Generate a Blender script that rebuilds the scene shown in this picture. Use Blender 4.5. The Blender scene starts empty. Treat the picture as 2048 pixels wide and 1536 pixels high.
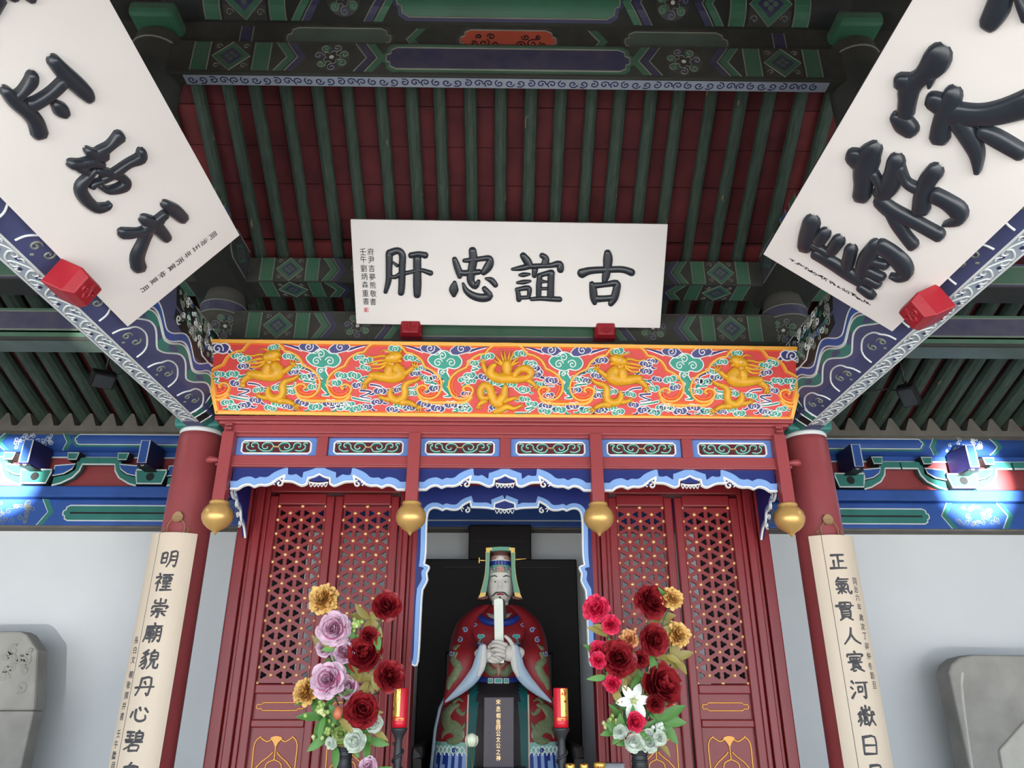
import bpy, math, random
from math import sin, cos, pi, radians
from mathutils import Vector, Matrix
from mathutils.geometry import tessellate_polygon
random.seed(7)
SC = bpy.context.scene
COL = SC.collection
# ---------------------------------------------------------------- camera
F_PX = 1500.0
PITCH, YAW, ROLL = radians(23.16), radians(0.877), radians(0.037)
CAM = Vector((-0.0263, 0.0, 1.6))
_f = Vector((sin(YAW) * cos(PITCH), cos(YAW) * cos(PITCH), sin(PITCH)))
_r0 = Vector((cos(YAW), -sin(YAW), 0))
_u0 = _r0.cross(_f)
_r = cos(ROLL) * _r0 + sin(ROLL) * _u0
_u = -sin(ROLL) * _r0 + cos(ROLL) * _u0
cd = bpy.data.cameras.new('camera')
cd.sensor_fit = 'HORIZONTAL'; cd.sensor_width = 36.0; cd.lens = 36.0 * F_PX / 2048.0
cd.clip_start = 0.05; cd.clip_end = 200
cam = bpy.data.objects.new('camera', cd); COL.objects.link(cam)
cam.matrix_world = Matrix(((_r.x, _u.x, -_f.x, CAM.x), (_r.y, _u.y, -_f.y, CAM.y), (_r.z, _u.z, -_f.z, CAM.z), (0, 0, 0, 1)))
SC.camera = cam
# ---------------------------------------------------------------- light
SC.view_settings.view_transform = 'Standard'; SC.view_settings.look = 'None'
SC.view_settings.gamma = 1.0; SC.view_settings.use_curve_mapping = False
SC.view_settings.exposure = 2.1
SC.cycles.use_denoising = True
SC.cycles.max_bounces = 8; SC.cycles.diffuse_bounces = 6
W = bpy.data.worlds.new('sky'); SC.world = W; W.use_nodes = True
W.node_tree.nodes['Background'].inputs[0].default_value = (0.80, 0.90, 1.0, 1)
W.node_tree.nodes['Background'].inputs[1].default_value = 1.0
def lamp(name, kind, loc, target, energy, color=(1, 1, 1), **kw):
    d = bpy.data.lights.new(name, kind); d.energy = energy; d.color = color
    for k, v in kw.items(): setattr(d, k, v)
    o = bpy.data.objects.new(name, d); COL.objects.link(o); o.location = loc
    o.rotation_euler = (Vector(target) - Vector(loc)).to_track_quat('-Z', 'Y').to_euler()
    return o
lamp('sun', 'SUN', (2, -8, 12), (0.6, 0, 0), 4.3, (1.0, 0.965, 0.92), angle=radians(1.0))
# added spot lamps, unseen in the courtyard, standing in for reflected sunlight
for loc_, tgt_, e_, ang_ in (((1.5, -5, .0), (4.15, 6.4, 3.40), 30000, 3.8), ((1.5, -5, .0), (3.9, 6.4, 2.75), 240, 13.0), ((-1.2, -5, .0), (-4.32, 6.4, 3.42), 26000, 3.4), ((-1.2, -5, .0), (-4.1, 6.4, 2.5), 380, 13.0), ((-.9, -5, .0), (-2.95, 5.45, 4.25), 2600, 2.2)):
    lamp('added_glint_spot', 'SPOT', loc_, tgt_, e_, (1.0, .97, .92), spot_size=radians(ang_), spot_blend=1.0, shadow_soft_size=.02)

# ---------------------------------------------------------------- pixel helpers (photo pixel -> point on a known plane)
def ray(u, v): return _r * (u - 1024) + _u * (768 - v) + _f * F_PX
def onY(u, v, y):
    d = ray(u, v); return CAM + d * ((y - CAM.y) / d.y)
def onX(u, v, x):
    d = ray(u, v); return CAM + d * ((x - CAM.x) / d.x)
class Frame:
    """flat patch of surface: origin, two in-plane axes, outward normal"""
    def __init__(s, o, ux, uy, n=None):
        s.o = Vector(o); s.ux = Vector(ux).normalized(); s.uy = Vector(uy).normalized()
        s.n = Vector(n).normalized() if n is not None else s.ux.cross(s.uy).normalized()
    def __call__(s, a, b, h=0.0): return s.o + s.ux * a + s.uy * b + s.n * h
    def px(s, u, v):
        d = ray(u, v); t = (s.o - CAM).dot(s.n) / d.dot(s.n); q = CAM + d * t - s.o
        return (q.dot(s.ux), q.dot(s.uy))
class Cyl:
    """patch wrapped on a cylinder: s along axis, t along the arc"""
    def __init__(s, o, ax, start, r): s.o = Vector(o); s.ax = Vector(ax).normalized(); s.st = Vector(start).normalized(); s.r = r; s.w = s.ax.cross(s.st)
    def __call__(s, a, b, h=0.0):
        an = b / s.r; return s.o + s.ax * a + (s.st * cos(an) + s.w * sin(an)) * (s.r + h)

# ---------------------------------------------------------------- materials
def lin(c):
    return tuple(((x / 255.0) / 12.92 if x <= 10 else (((x / 255.0) + 0.055) / 1.055) ** 2.4) for x in c)
MATS = {}
def mat(name, rgb, rough=0.6, metal=0.0, var=0.12, scale=6.0, dust=0.0, bump=0.0, bscale=40.0, stretch=None, spec=0.4, chip=None, trans=0.0):
    if name in MATS: return MATS[name]
    m = bpy.data.materials.new(name); m.use_nodes = True; MATS[name] = m
    nt = m.node_tree; N = nt.nodes; L = nt.links
    b = N['Principled BSDF']; b.inputs['Roughness'].default_value = rough; b.inputs['Metallic'].default_value = metal
    b.inputs['Specular IOR Level'].default_value = spec
    if trans: b.inputs['Transmission Weight'].default_value = trans
    base = lin(rgb)
    tc = N.new('ShaderNodeTexCoord'); src = tc.outputs['Object']
    if stretch:
        mp = N.new('ShaderNodeMapping'); mp.inputs['Scale'].default_value = stretch; L.new(src, mp.inputs[0]); src = mp.outputs[0]
    nz = N.new('ShaderNodeTexNoise'); nz.inputs['Scale'].default_value = scale; nz.inputs['Detail'].default_value = 5.0
    L.new(src, nz.inputs['Vector'])
    rp = N.new('ShaderNodeValToRGB'); L.new(nz.outputs['Fac'], rp.inputs[0])
    rp.color_ramp.elements[0].position = 0.3; rp.color_ramp.elements[1].position = 0.7
    rp.color_ramp.elements[0].color = tuple(x * (1 - var) for x in base) + (1,)
    rp.color_ramp.elements[1].color = tuple(min(1, x * (1 + var)) for x in base) + (1,)
    out = rp.outputs[0]
    if chip:
        n3 = N.new('ShaderNodeTexNoise'); n3.inputs['Scale'].default_value = chip[1]; n3.inputs['Detail'].default_value = 3.0; L.new(src, n3.inputs['Vector'])
        r3 = N.new('ShaderNodeValToRGB'); r3.color_ramp.elements[0].position = chip[2]; r3.color_ramp.elements[1].position = chip[2] + 0.02
        L.new(n3.outputs['Fac'], r3.inputs[0])
        mx = N.new('ShaderNodeMix'); mx.data_type = 'RGBA'; L.new(r3.outputs[0], mx.inputs['Factor']); L.new(out, mx.inputs['A']); mx.inputs['B'].default_value = lin(chip[0]) + (1,); out = mx.outputs['Result']
    if dust:
        g = N.new('ShaderNodeNewGeometry'); sx = N.new('ShaderNodeSeparateXYZ'); L.new(g.outputs['Normal'], sx.inputs[0])
        n2 = N.new('ShaderNodeTexNoise'); n2.inputs['Scale'].default_value = 9.0; n2.inputs['Detail'].default_value = 4.0; L.new(tc.outputs['Object'], n2.inputs['Vector'])
        ad = N.new('ShaderNodeMath'); ad.operation = 'MULTIPLY_ADD'; L.new(n2.outputs['Fac'], ad.inputs[0]); ad.inputs[1].default_value = 0.5; L.new(sx.outputs['Z'], ad.inputs[2])
        mr = N.new('ShaderNodeMapRange'); mr.inputs['From Min'].default_value = 0.1; mr.inputs['From Max'].default_value = 0.75
        mr.inputs['To Min'].default_value = dust * 0.35; mr.inputs['To Max'].default_value = min(1, dust * 1.6); L.new(ad.outputs[0], mr.inputs['Value'])
        mx = N.new('ShaderNodeMix'); mx.data_type = 'RGBA'; L.new(mr.outputs[0], mx.inputs['Factor']); L.new(out, mx.inputs['A']); mx.inputs['B'].default_value = lin((112, 108, 100)) + (1,); out = mx.outputs['Result']
    L.new(out, b.inputs['Base Color'])
    if bump:
        n4 = N.new('ShaderNodeTexNoise'); n4.inputs['Scale'].default_value = bscale; n4.inputs['Detail'].default_value = 4.0; L.new(src, n4.inputs['Vector'])
        bp = N.new('ShaderNodeBump'); bp.inputs['Strength'].default_value = bump; bp.inputs['Distance'].default_value = 0.01
        L.new(n4.outputs['Fac'], bp.inputs['Height']); L.new(bp.outputs[0], b.inputs['Normal'])
    return m
mat('wall_white', (222, 226, 228), 0.55, var=0.03, scale=1.5, spec=0.3)
mat('wall_grey', (150, 152, 152), 0.8, var=0.05)
mat('column_red', (146, 66, 69), 0.42, var=0.10, scale=3, bump=0.08, bscale=60)
mat('shrine_red', (152, 66, 69), 0.36, var=0.06, scale=3)
mat('door_red', (126, 32, 37), 0.33, var=0.08, scale=3)
mat('plaque_cream', (244, 240, 236), 0.55, var=0.025, scale=2.0)
mat('ink', (44, 50, 58), 0.30, var=0.10, spec=0.6)
mat('ink_flat', (42, 42, 44), 0.6, var=0.2)
mat('couplet_cream', (206, 190, 170), 0.45, var=0.06, scale=2.2, stretch=(3, 3, .4))
mat('couplet_ink', (66, 66, 70), 0.5, var=0.15)
mat('rafter_green', (66, 82, 72), 0.7, var=0.25, scale=9, stretch=(6, 1, 1), bump=.2, chip=((150, 128, 96), 5.0, .71))
mat('board_red', (112, 46, 48), 0.75, var=0.3, scale=4, bump=.2)
mat('board_red2', (92, 36, 40), 0.75, var=0.3, scale=5, bump=.2)
mat('dust', (112, 108, 100), 0.95, var=0.15)
for d, t in ((0, ''), (0.55, '_old')):
    mat('blue' + t, (46, 84, 156), 0.45, var=0.15, dust=d, scale=5)
    mat('navy' + t, (30, 32, 84), 0.5, var=0.15, dust=d, scale=5)
    mat('teal' + t, (48, 118, 110), 0.5, var=0.15, dust=d, scale=5)
    mat('green' + t, (36, 108, 78), 0.5, var=0.15, dust=d, scale=5)
    mat('white' + t, (216, 222, 220), 0.5, var=0.05, dust=d * 0.6, scale=5)
    mat('black' + t, (26, 26, 28), 0.5, var=0.15, dust=d, scale=5)
mat('sage_old', (78, 100, 88), 0.6, var=0.2, dust=.45)
mat('line_old', (128, 134, 122), 0.6, var=0.15, dust=.3)
mat('orange_old', (190, 80, 56), 0.6, var=0.15, dust=.2)
mat('beam_blue', (62, 72, 116), 0.55, var=0.15, dust=.25)
mat('darkbeam', (30, 36, 33), 0.75, var=0.25, dust=.4)
mat('palegrey', (150, 162, 176), 0.55, var=0.08)
mat('block_red', (150, 28, 40), 0.4, var=0.1, bump=.15, bscale=25)
mat('fascia_red', (204, 60, 56), 0.45, var=0.05)
mat('fascia_orange', (232, 104, 40), 0.45, var=0.04)
mat('fascia_gold', (240, 172, 66), 0.4, var=0.05)
mat('dragon_gold', (222, 164, 40), 0.38, var=0.12, scale=20, bump=.25, bscale=120)
mat('dragon_dark', (150, 96, 24), 0.5, var=.1)
mat('cloud_green', (38, 146, 126), 0.45, var=0.06)
mat('cloud_navy', (62, 58, 120), 0.45, var=0.06)
mat('paint_white', (238, 240, 238), 0.45, var=0.02)
mat('panel_blue', (96, 132, 198), 0.45, var=0.03)
mat('valance_navy', (22, 38, 108), 0.45, var=0.05)
mat('valance_sky', (128, 166, 220), 0.45, var=0.03)
mat('maroon', (84, 20, 30), 0.6, var=0.1)
mat('gold_ball', (212, 170, 102), 0.3, metal=0.4, var=0.06, bump=.06, bscale=30)
mat('gold_line', (196, 140, 66), 0.4, metal=0.35, var=0.08)
mat('stud_gold', (236, 190, 130), 0.3, metal=0.45, var=0.05)
mat('dark_wood', (20, 13, 14), 0.6, var=0.2, scale=4)
mat('dark_wood2', (36, 22, 24), 0.5, var=0.2, scale=4)
mat('floor_brick', (104, 100, 96), 0.8, var=0.15)
mat('paving', (203, 201, 198), 0.9, var=0.08)
mat('stone', (158, 156, 150), 0.85, var=0.14, scale=5, bump=.5, bscale=14)
mat('iron', (52, 54, 58), 0.45, var=0.15, metal=.3)
mat('tin', (150, 120, 84), 0.5, var=.1, metal=.3)
mat('lamp_black', (28, 28, 30), 0.4)
mat('lamp_glass', (70, 74, 78), 0.12, spec=.8)
def M(n): return MATS[n]

# ---------------------------------------------------------------- mesh building
def cr(pts, n=6, closed=False):
    """Catmull-Rom through the points; tuples of any length"""
    P = [tuple(p) for p in pts]; k = len(P); out = []
    rng = range(k) if closed else range(k - 1)
    for i in rng:
        if closed: a, b, c, d = P[(i - 1) % k], P[i], P[(i + 1) % k], P[(i + 2) % k]
        else: a, b, c, d = P[max(i - 1, 0)], P[i], P[i + 1], P[min(i + 2, k - 1)]
        for j in range(n):
            t = j / n
            out.append(tuple(0.5 * (2 * q + (r - p) * t + (2 * p - 5 * q + 4 * r - s) * t * t + (3 * q - p - 3 * r + s) * t ** 3) for p, q, r, s in zip(a, b, c, d)))
    if not closed: out.append(P[-1])
    return out
def spiral(cx, cy, r0, a0, turns, n=16, r1=0.15):
    return [(cx + r0 * (1 - (1 - r1) * i / n) * cos(a0 + turns * 2 * pi * i / n), cy + r0 * (1 - (1 - r1) * i / n) * sin(a0 + turns * 2 * pi * i / n)) for i in range(n + 1)]
def circle(cx, cy, r, n=20, ry=None): return [(cx + r * cos(2 * pi * i / n), cy + (ry or r) * sin(2 * pi * i / n)) for i in range(n)]
def clip_band(poly, lo, hi):
    for lim, sg in ((lo, 1), (hi, -1)):
        out = []
        for i in range(len(poly)):
            p, q = poly[i], poly[(i + 1) % len(poly)]; a, b = (p[1] - lim) * sg, (q[1] - lim) * sg
            if a >= 0: out.append(p)
            if (a >= 0) != (b >= 0): t = a / (a - b); out.append((p[0] + (q[0] - p[0]) * t, lim))
        poly = out
        if len(poly) < 3: return []
    return poly
class MB:
    def __init__(s): s.v = []; s.f = []; s.m = []; s.mats = []
    def mi(s, m):
        if m not in s.mats: s.mats.append(m)
        return s.mats.index(m)
    def add(s, vs, fs, m):
        o = len(s.v); s.v += [Vector(p) for p in vs]; k = s.mi(m)
        for f in fs: s.f.append([i + o for i in f]); s.m.append(k)
        return s
    def box(s, x0, x1, y0, y1, z0, z1, m, S=None):
        P = [(x0, y0, z0), (x1, y0, z0), (x1, y1, z0), (x0, y1, z0), (x0, y0, z1), (x1, y0, z1), (x1, y1, z1), (x0, y1, z1)]
        if S: P = [S(*p) for p in P]
        return s.add(P, [(3, 2, 1, 0), (4, 5, 6, 7), (0, 1, 5, 4), (1, 2, 6, 5), (2, 3, 7, 6), (3, 0, 4, 7)], m)
    def obox(s, c, ax, m):
        """box from centre and three half-axis vectors"""
        c = Vector(c); a, b, d = [Vector(q) for q in ax]
        P = [c + a * i + b * j + d * k for k in (-1, 1) for i, j in ((-1, -1), (1, -1), (1, 1), (-1, 1))]
        return s.add(P, [(3, 2, 1, 0), (4, 5, 6, 7), (0, 1, 5, 4), (1, 2, 6, 5), (2, 3, 7, 6), (3, 0, 4, 7)], m)
    def loft(s, rings, m, caps=True, closed=True):
        n = len(rings[0]); vs = [p for r in rings for p in r]; fs = []
        for i in range(len(rings) - 1):
            for j in range(n if closed else n - 1):
                k = (j + 1) % n; fs.append((i * n + j, i * n + k, (i + 1) * n + k, (i + 1) * n + j))
        if caps and closed: fs.append(tuple(range(n - 1, -1, -1))); fs.append(tuple((len(rings) - 1) * n + j for j in range(n)))
        return s.add(vs, fs, m)
    def lathe(s, prof, m, o=(0, 0, 0), n=20, axis='Z', sx=1, sy=1):
        o = Vector(o); R = []
        for r, z in prof:
            R.append([o + (Vector((r * cos(2 * pi * k / n) * sx, r * sin(2 * pi * k / n) * sy, z)) if axis == 'Z' else Vector((r * cos(2 * pi * k / n), z, r * sin(2 * pi * k / n))) if axis == 'Y' else Vector((z, r * cos(2 * pi * k / n), r * sin(2 * pi * k / n)))) for k in range(n)])
        return s.loft(R, m)
    def tube(s, pts, rad, m, n=7, flat=1.0):
        pts = [Vector(p) for p in pts]; rad = rad if isinstance(rad, (list, tuple)) else [rad] * len(pts)
        R = []; up = None
        for i, p in enumerate(pts):
            t = (pts[min(i + 1, len(pts) - 1)] - pts[max(i - 1, 0)])
            if t.length < 1e-9: t = Vector((0, 0, 1))
            t.normalize()
            if up is None: up = t.orthogonal().normalized()
            up = up - t * up.dot(t)
            if up.length < 1e-6: up = t.orthogonal()
            up.normalize(); w = t.cross(up)
            R.append([p + (up * cos(2 * pi * k / n) * flat + w * sin(2 * pi * k / n)) * rad[i] for k in range(n)])
        return s.loft(R, m)
    def prism(s, poly, S, h0, h1, m, side=None):
        n = len(poly); A = [S(a, b, h0) for a, b in poly]; B = [S(a, b, h1) for a, b in poly]
        tri = tessellate_polygon([[Vector((a, b, 0)) for a, b in poly]])
        s.add(B, [tuple(t) for t in tri], m)
        s.add(A + B, [(i, (i + 1) % n, n + (i + 1) % n, n + i) for i in range(n)], side or m)
        return s
    def fill(s, poly, S, h, m, band=None):
        """flat painted shape lying h above surface S"""
        polys = [poly]
        if band:
            lo = min(p[1] for p in poly); hi = max(p[1] for p in poly); k = max(1, int(math.ceil((hi - lo) / band)))
            polys = [clip_band(poly, lo + (hi - lo) * i / k, lo + (hi - lo) * (i + 1) / k) for i in range(k)]
        for P in polys:
            if len(P) < 3: continue
            tri = tessellate_polygon([[Vector((a, b, 0)) for a, b in P]])
            s.add([S(a, b, h) for a, b in P], [tuple(t) for t in tri], m)
        return s
    def ribbon(s, path, w, S, h, m, closed=False, h0=0.0, hump=True):
        """raised painted line: low ridge along a 2-D path on surface S"""
        n = len(path); vs = []; ws = w if isinstance(w, (list, tuple)) else [w] * n
        for i, p in enumerate(path):
            a = path[(i - 1) % n] if closed or i > 0 else path[i]; b = path[(i + 1) % n] if closed or i < n - 1 else path[i]
            dx, dy = b[0] - a[0], b[1] - a[1]; l = math.hypot(dx, dy) or 1; nx, ny = -dy / l * ws[i] / 2, dx / l * ws[i] / 2
            vs += [S(p[0] + nx, p[1] + ny, h0), S(p[0] + nx * .45, p[1] + ny * .45, h), S(p[0] - nx * .45, p[1] - ny * .45, h), S(p[0] - nx, p[1] - ny, h0)]
        fs = []
        for i in range(n if closed else n - 1):
            j = (i + 1) % n
            for k in range(3): fs.append((i * 4 + k, i * 4 + k + 1, j * 4 + k + 1, j * 4 + k))
        return s.add(vs, fs, m)
    def stroke(s, pts, S, h, m, n=5, px=None, ends=(1, 1), h0=0.0, flat_=False):
        """brush stroke with domed section; pts are (a, b, width)"""
        P = cr(pts, n)
        if px: # pixel path -> surface path, width measured across the stroke
            Q = []
            for i, (u, v, w) in enumerate(P):
                a = P[max(i - 1, 0)]; b = P[min(i + 1, len(P) - 1)]; dx, dy = b[0] - a[0], b[1] - a[1]; l = math.hypot(dx, dy) or 1
                nx, ny = -dy / l * w / 2, dx / l * w / 2
                Q.append((px(u, v), px(u + nx, v + ny), px(u - nx, v - ny), px(u + dx / l * w * .3, v + dy / l * w * .3)))
        else:
            Q = []
            for i, (u, v, w) in enumerate(P):
                a = P[max(i - 1, 0)]; b = P[min(i + 1, len(P) - 1)]; dx, dy = b[0] - a[0], b[1] - a[1]; l = math.hypot(dx, dy) or 1
                nx, ny = -dy / l * w / 2, dx / l * w / 2
                Q.append(((u, v), (u + nx, v + ny), (u - nx, v - ny), (u + dx / l * w * .3, v + dy / l * w * .3)))
        rows = []; A_, B_ = 'l', 'r'
        def row(c, l, r, k, hh):
            prof_ = ((l, 1, 0), (l, .9, .68), (l, .62, .95), (c, 0, 1), (r, .62, .95), (r, .9, .68), (r, 1, 0)) if flat_ else ((l, 1, 0), (l, .8, .75), (c, 0, 1), (r, .8, .75), (r, 1, 0))
            rows.append([S(e[0] * q * k + c[0] * (1 - q * k), e[1] * q * k + c[1] * (1 - q * k), h0 + (hh - h0) * g) for e, q, g in prof_])
        def ext(q, sg, amt): # rounded end
            dx, dy = (q[3][0] - q[0][0]) * sg * amt, (q[3][1] - q[0][1]) * sg * amt
            return [(p[0] + dx, p[1] + dy) for p in q[:3]]
        if ends[0]:
            for amt, k, hh in ((1.25, .35, h * .25), (.8, .75, h * .8)): row(*ext(Q[0], -1, amt), k, hh)
        for q in Q: row(q[0], q[1], q[2], 1, h)
        if ends[1]:
            for amt, k, hh in ((.8, .75, h * .8), (1.25, .35, h * .25)): row(*ext(Q[-1], 1, amt), k, hh)
        return s.loft(rows, m, closed=False)
    def build(s, name, parent=None, smooth=False, bevel=0.0, seg=2, origin=None):
        if not s.f: return None
        o = Vector(origin) if origin is not None else Vector((0, 0, 0))
        pw = Vector(parent['_o']) if parent is not None and '_o' in parent else Vector((0, 0, 0))
        me = bpy.data.meshes.new(name)
        me.from_pydata([tuple(v - o - pw) for v in s.v], [], s.f)
        for m in s.mats: me.materials.append(MATS[m])
        me.polygons.foreach_set('material_index', s.m)
        if smooth: me.polygons.foreach_set('use_smooth', [True] * len(me.polygons))
        me.update(); me.validate()
        import bmesh
        bm = bmesh.new(); bm.from_mesh(me); bmesh.ops.remove_doubles(bm, verts=bm.verts, dist=1e-5); bmesh.ops.recalc_face_normals(bm, faces=bm.faces) if not getattr(s, 'keepn', False) else None; bm.to_mesh(me); bm.free()
        ob = bpy.data.objects.new(name, me); COL.objects.link(ob); ob.location = o; ob['_o'] = tuple(pw + o)
        if parent is not None: ob.parent = parent
        if bevel:
            md = ob.modifiers.new('bevel', 'BEVEL'); md.width = bevel; md.segments = seg; md.limit_method = 'ANGLE'; md.angle_limit = radians(40)
            if smooth is False: pass
        return ob
def thing(name, label, cat, loc=(0, 0, 0), group=None):
    o = bpy.data.objects.new(name, None); COL.objects.link(o); o.location = loc; o.empty_display_size = .1
    o['label'] = label; o['category'] = cat; o['_o'] = tuple(loc)
    if group: o['group'] = group
    return o
def tag(o, label, cat, group=None):
    o['label'] = label; o['category'] = cat
    if group: o['group'] = group
    return o
def struct(o): o['kind'] = 'structure'; return o
def dupe(o, parent, loc=None, rot=None, scale=None, name=None):
    c = o.copy(); COL.objects.link(c); c.parent = parent
    if loc is not None: c.location = loc
    if rot is not None: c.rotation_euler = rot
    if scale is not None: c.scale = scale
    return c
# ================================================================ the setting
YC, YW_, YR = 4.725, 6.5, 3.25        # column line, back wall, ridge line
struct(MB().box(-5.6, 5.6, -.6, 6.8, -.2, 0, 'floor_brick').build('floor'))
struct(MB().box(-30, 30, -40, -.6, -.5, -.35, 'paving').build('courtyard_floor'))
wb = struct(MB().box(-5.6, 5.6, YW_, YW_ + .3, 0, 2.99, 'wall_white').build('wall_back'))
MB().box(-5.6, 5.6, YW_ + .02, YW_ + .3, 2.99, 4.3, 'maroon').build('upper_infill', wb)
for sx, nm in ((-1, 'wall_left'), (1, 'wall_right')):
    struct(MB().box(min(sx * 5.4, sx * 5.7), max(sx * 5.4, sx * 5.7), .4, YW_ + .3, 0, 4.6, 'wall_white').build(nm))
for i, sx in enumerate((-1, 1)):
    S0 = sx * 2.31; S1 = sx * 1.95
    b = MB(); b.add([(S0, YW_ + .01, 0), (S0 - sx * .05, YW_ - .12, 0), (S1, YW_ - .12, 0), (S1, YW_ + .01, 0), (S0, YW_ + .01, 2.985), (S0 - sx * .05, YW_ - .12, 2.985), (S1, YW_ - .12, 2.985), (S1, YW_ + .01, 2.985)], [(0, 1, 2, 3), (4, 5, 6, 7), (0, 1, 5, 4), (1, 2, 6, 5), (2, 3, 7, 6), (3, 0, 4, 7)], 'wall_grey')
    struct(b.build('trim_%d' % (i + 1)))

# ---- roof: planks and rafters as pieces
def slope_piece(name, ya, za, yb, zb, label=None):
    """roof slope from (ya,za) up front to (yb,zb) at the back; returns S(x, d, h) with h downwards (into the room)"""
    d = Vector((0, yb - ya, zb - za)); L = d.length; d.normalize(); n = Vector((1, 0, 0)).cross(d)
    if n.z > 0: n = -n
    return (lambda x, t, h=0: Vector((x, ya, za)) + d * t + n * h), L
upS, upL = slope_piece('u', YR - .05, 5.70, YC + .06, 4.69)
loS, loL = slope_piece('l', YC - .06, 4.715, 6.75, 3.95)
c1 = MB(); c1.box(-5.7, 5.7, 0, upL + .1, -.16, -.03, 'dark_wood', S=lambda x, t, h: upS(x, t, h)); c1 = struct(c1.build('ceiling'))
c2 = MB(); c2.box(-5.7, 5.7, 0, loL, -.16, -.03, 'dark_wood', S=lambda x, t, h: loS(x, t, h)); c2 = struct(c2.build('ceiling'))
frS, frL = slope_piece('f', YR + .05, 5.72, -.9, 3.35)
struct(MB().box(-5.7, 5.7, 0, frL, -.16, .0, 'board_red2', S=lambda x, t, h: frS(x, t, h)).build('ceiling'))
struct(MB().box(-5.7, 5.7, .35, .6, 3.0, 4.2, 'darkbeam').build('front_lintel'))
R = random.Random(3)
for S, L, root, n in ((upS, upL, c1, 7), (loS, loL, c2, 8)):
    for i in range(n):
        for xa, xb in ((-5.3, -2.0), (-2.0, 2.0), (2.0, 5.3)):
            a, b_ = L * i / n + .002, L * (i + 1) / n - .003; j = R.uniform(0, .005)
            MB().box(xa, xb, a, b_, -.03, j, R.choice(('board_red', 'board_red', 'board_red2')), S=S).build('roof_board', root)
def rafter(root, S, x, t0, t1, r, me=None):
    b = MB(); k = 10
    rings = []
    for j, t in enumerate((t0, t1)):
        c = S(x, t, r + .003); e1 = Vector((1, 0, 0)); e2 = (S(0, 0, 1) - S(0, 0, 0))
        rings.append([c + e1 * (r * cos(2 * pi * q / k) * 1.0) + e2 * (r * sin(2 * pi * q / k)) for q in range(k)])
    b.loft(rings, 'rafter_green'); o = b.build('rafter', root, smooth=False); return o
x = -2.62; k = 0
while x < 2.7:
    rafter(c1, upS, x + R.uniform(-.014, .014), .0, upL - .0, .043 * R.uniform(.94, 1.06)); x += .198; k += 1
x = -4.72
while x < 4.75:
    rafter(c2, loS, x + R.uniform(-.008, .008), .17, loL - .14, .062 * R.uniform(.95, 1.05)); x += .185
# mortar between the lower rafter ends, on top of the wall purlin: one wedge per gap
b = MB()
b.box(-5.3, 5.3, 6.335, 6.5, 3.81, 3.88, 'dust')
x = -4.72 + .0925
while x < 4.7:
    b.add([(x - .075, 6.335, 3.87), (x + .075, 6.335, 3.87), (x + .012, 6.345, 4.0), (x - .012, 6.345, 4.0), (x - .075, 6.5, 3.87), (x + .075, 6.5, 3.87), (x + .012, 6.5, 4.0), (x - .012, 6.5, 4.0)], [(0, 1, 2, 3), (0, 3, 7, 4), (1, 5, 6, 2), (3, 2, 6, 7)], 'dust'); x += .185
struct(b.build('trim_3'))

# ---------------------------------------------------------------- painted beams
def rosette(mb, S, cx, cy, R_, o, line, fills=('green', 'navy'), band=None, lw=.007, n=7):
    f = lambda k: fills[k % 2] + o
    mb.fill(circle(cx, cy, R_ * .98, 18), S, .0012, 'black' + o, band)
    for k in range(n):
        a = 2 * pi * k / n + .3
        mb.fill(circle(cx + cos(a) * R_ * .68, cy + sin(a) * R_ * .68, R_ * .27, 9), S, .002, f(k), band)
        mb.ribbon(spiral(cx + cos(a) * R_ * .7, cy + sin(a) * R_ * .7, R_ * .26, a + pi, 1.3 * (1 if k % 2 else -1), 14), lw, S, .005, line)
    for k in range(5):
        a = 2 * pi * k / 5
        mb.ribbon([(cx + cos(a) * R_ * .3 + R_ * .16 * cos(a + q), cy + sin(a) * R_ * .3 + R_ * .16 * sin(a + q)) for q in [(-1.9 + 3.8 * i / 7) for i in range(8)]], lw * .8, S, .004, line)
    mb.fill(circle(cx, cy, R_ * .13, 8), S, .003, 'white' + o, band)
def small_scrolls(mb, S, x0, x1, y0, y1, n, r, line, rng, lw=.006):
    for k in range(n):
        mb.ribbon(spiral(rng.uniform(x0, x1), rng.uniform(y0, y1), r * rng.uniform(.7, 1.2), rng.uniform(0, 6), rng.choice((-1.2, 1.2)), 11), lw, S, .004, line)
def half_flower(mb, S, cx, cy, R_, sg, o, line, band):
    for k in range(4):
        a = pi * (k + .5) / 4
        mb.fill(circle(cx + cos(a) * R_ * .62, cy + sg * sin(a) * R_ * .62, R_ * .28, 8), S, .002, ('navy', 'green')[k % 2] + o, band)
        mb.ribbon(circle(cx + cos(a) * R_ * .62, cy + sg * sin(a) * R_ * .62, R_ * .27, 9), .005, S, .004, line, closed=True)
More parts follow.
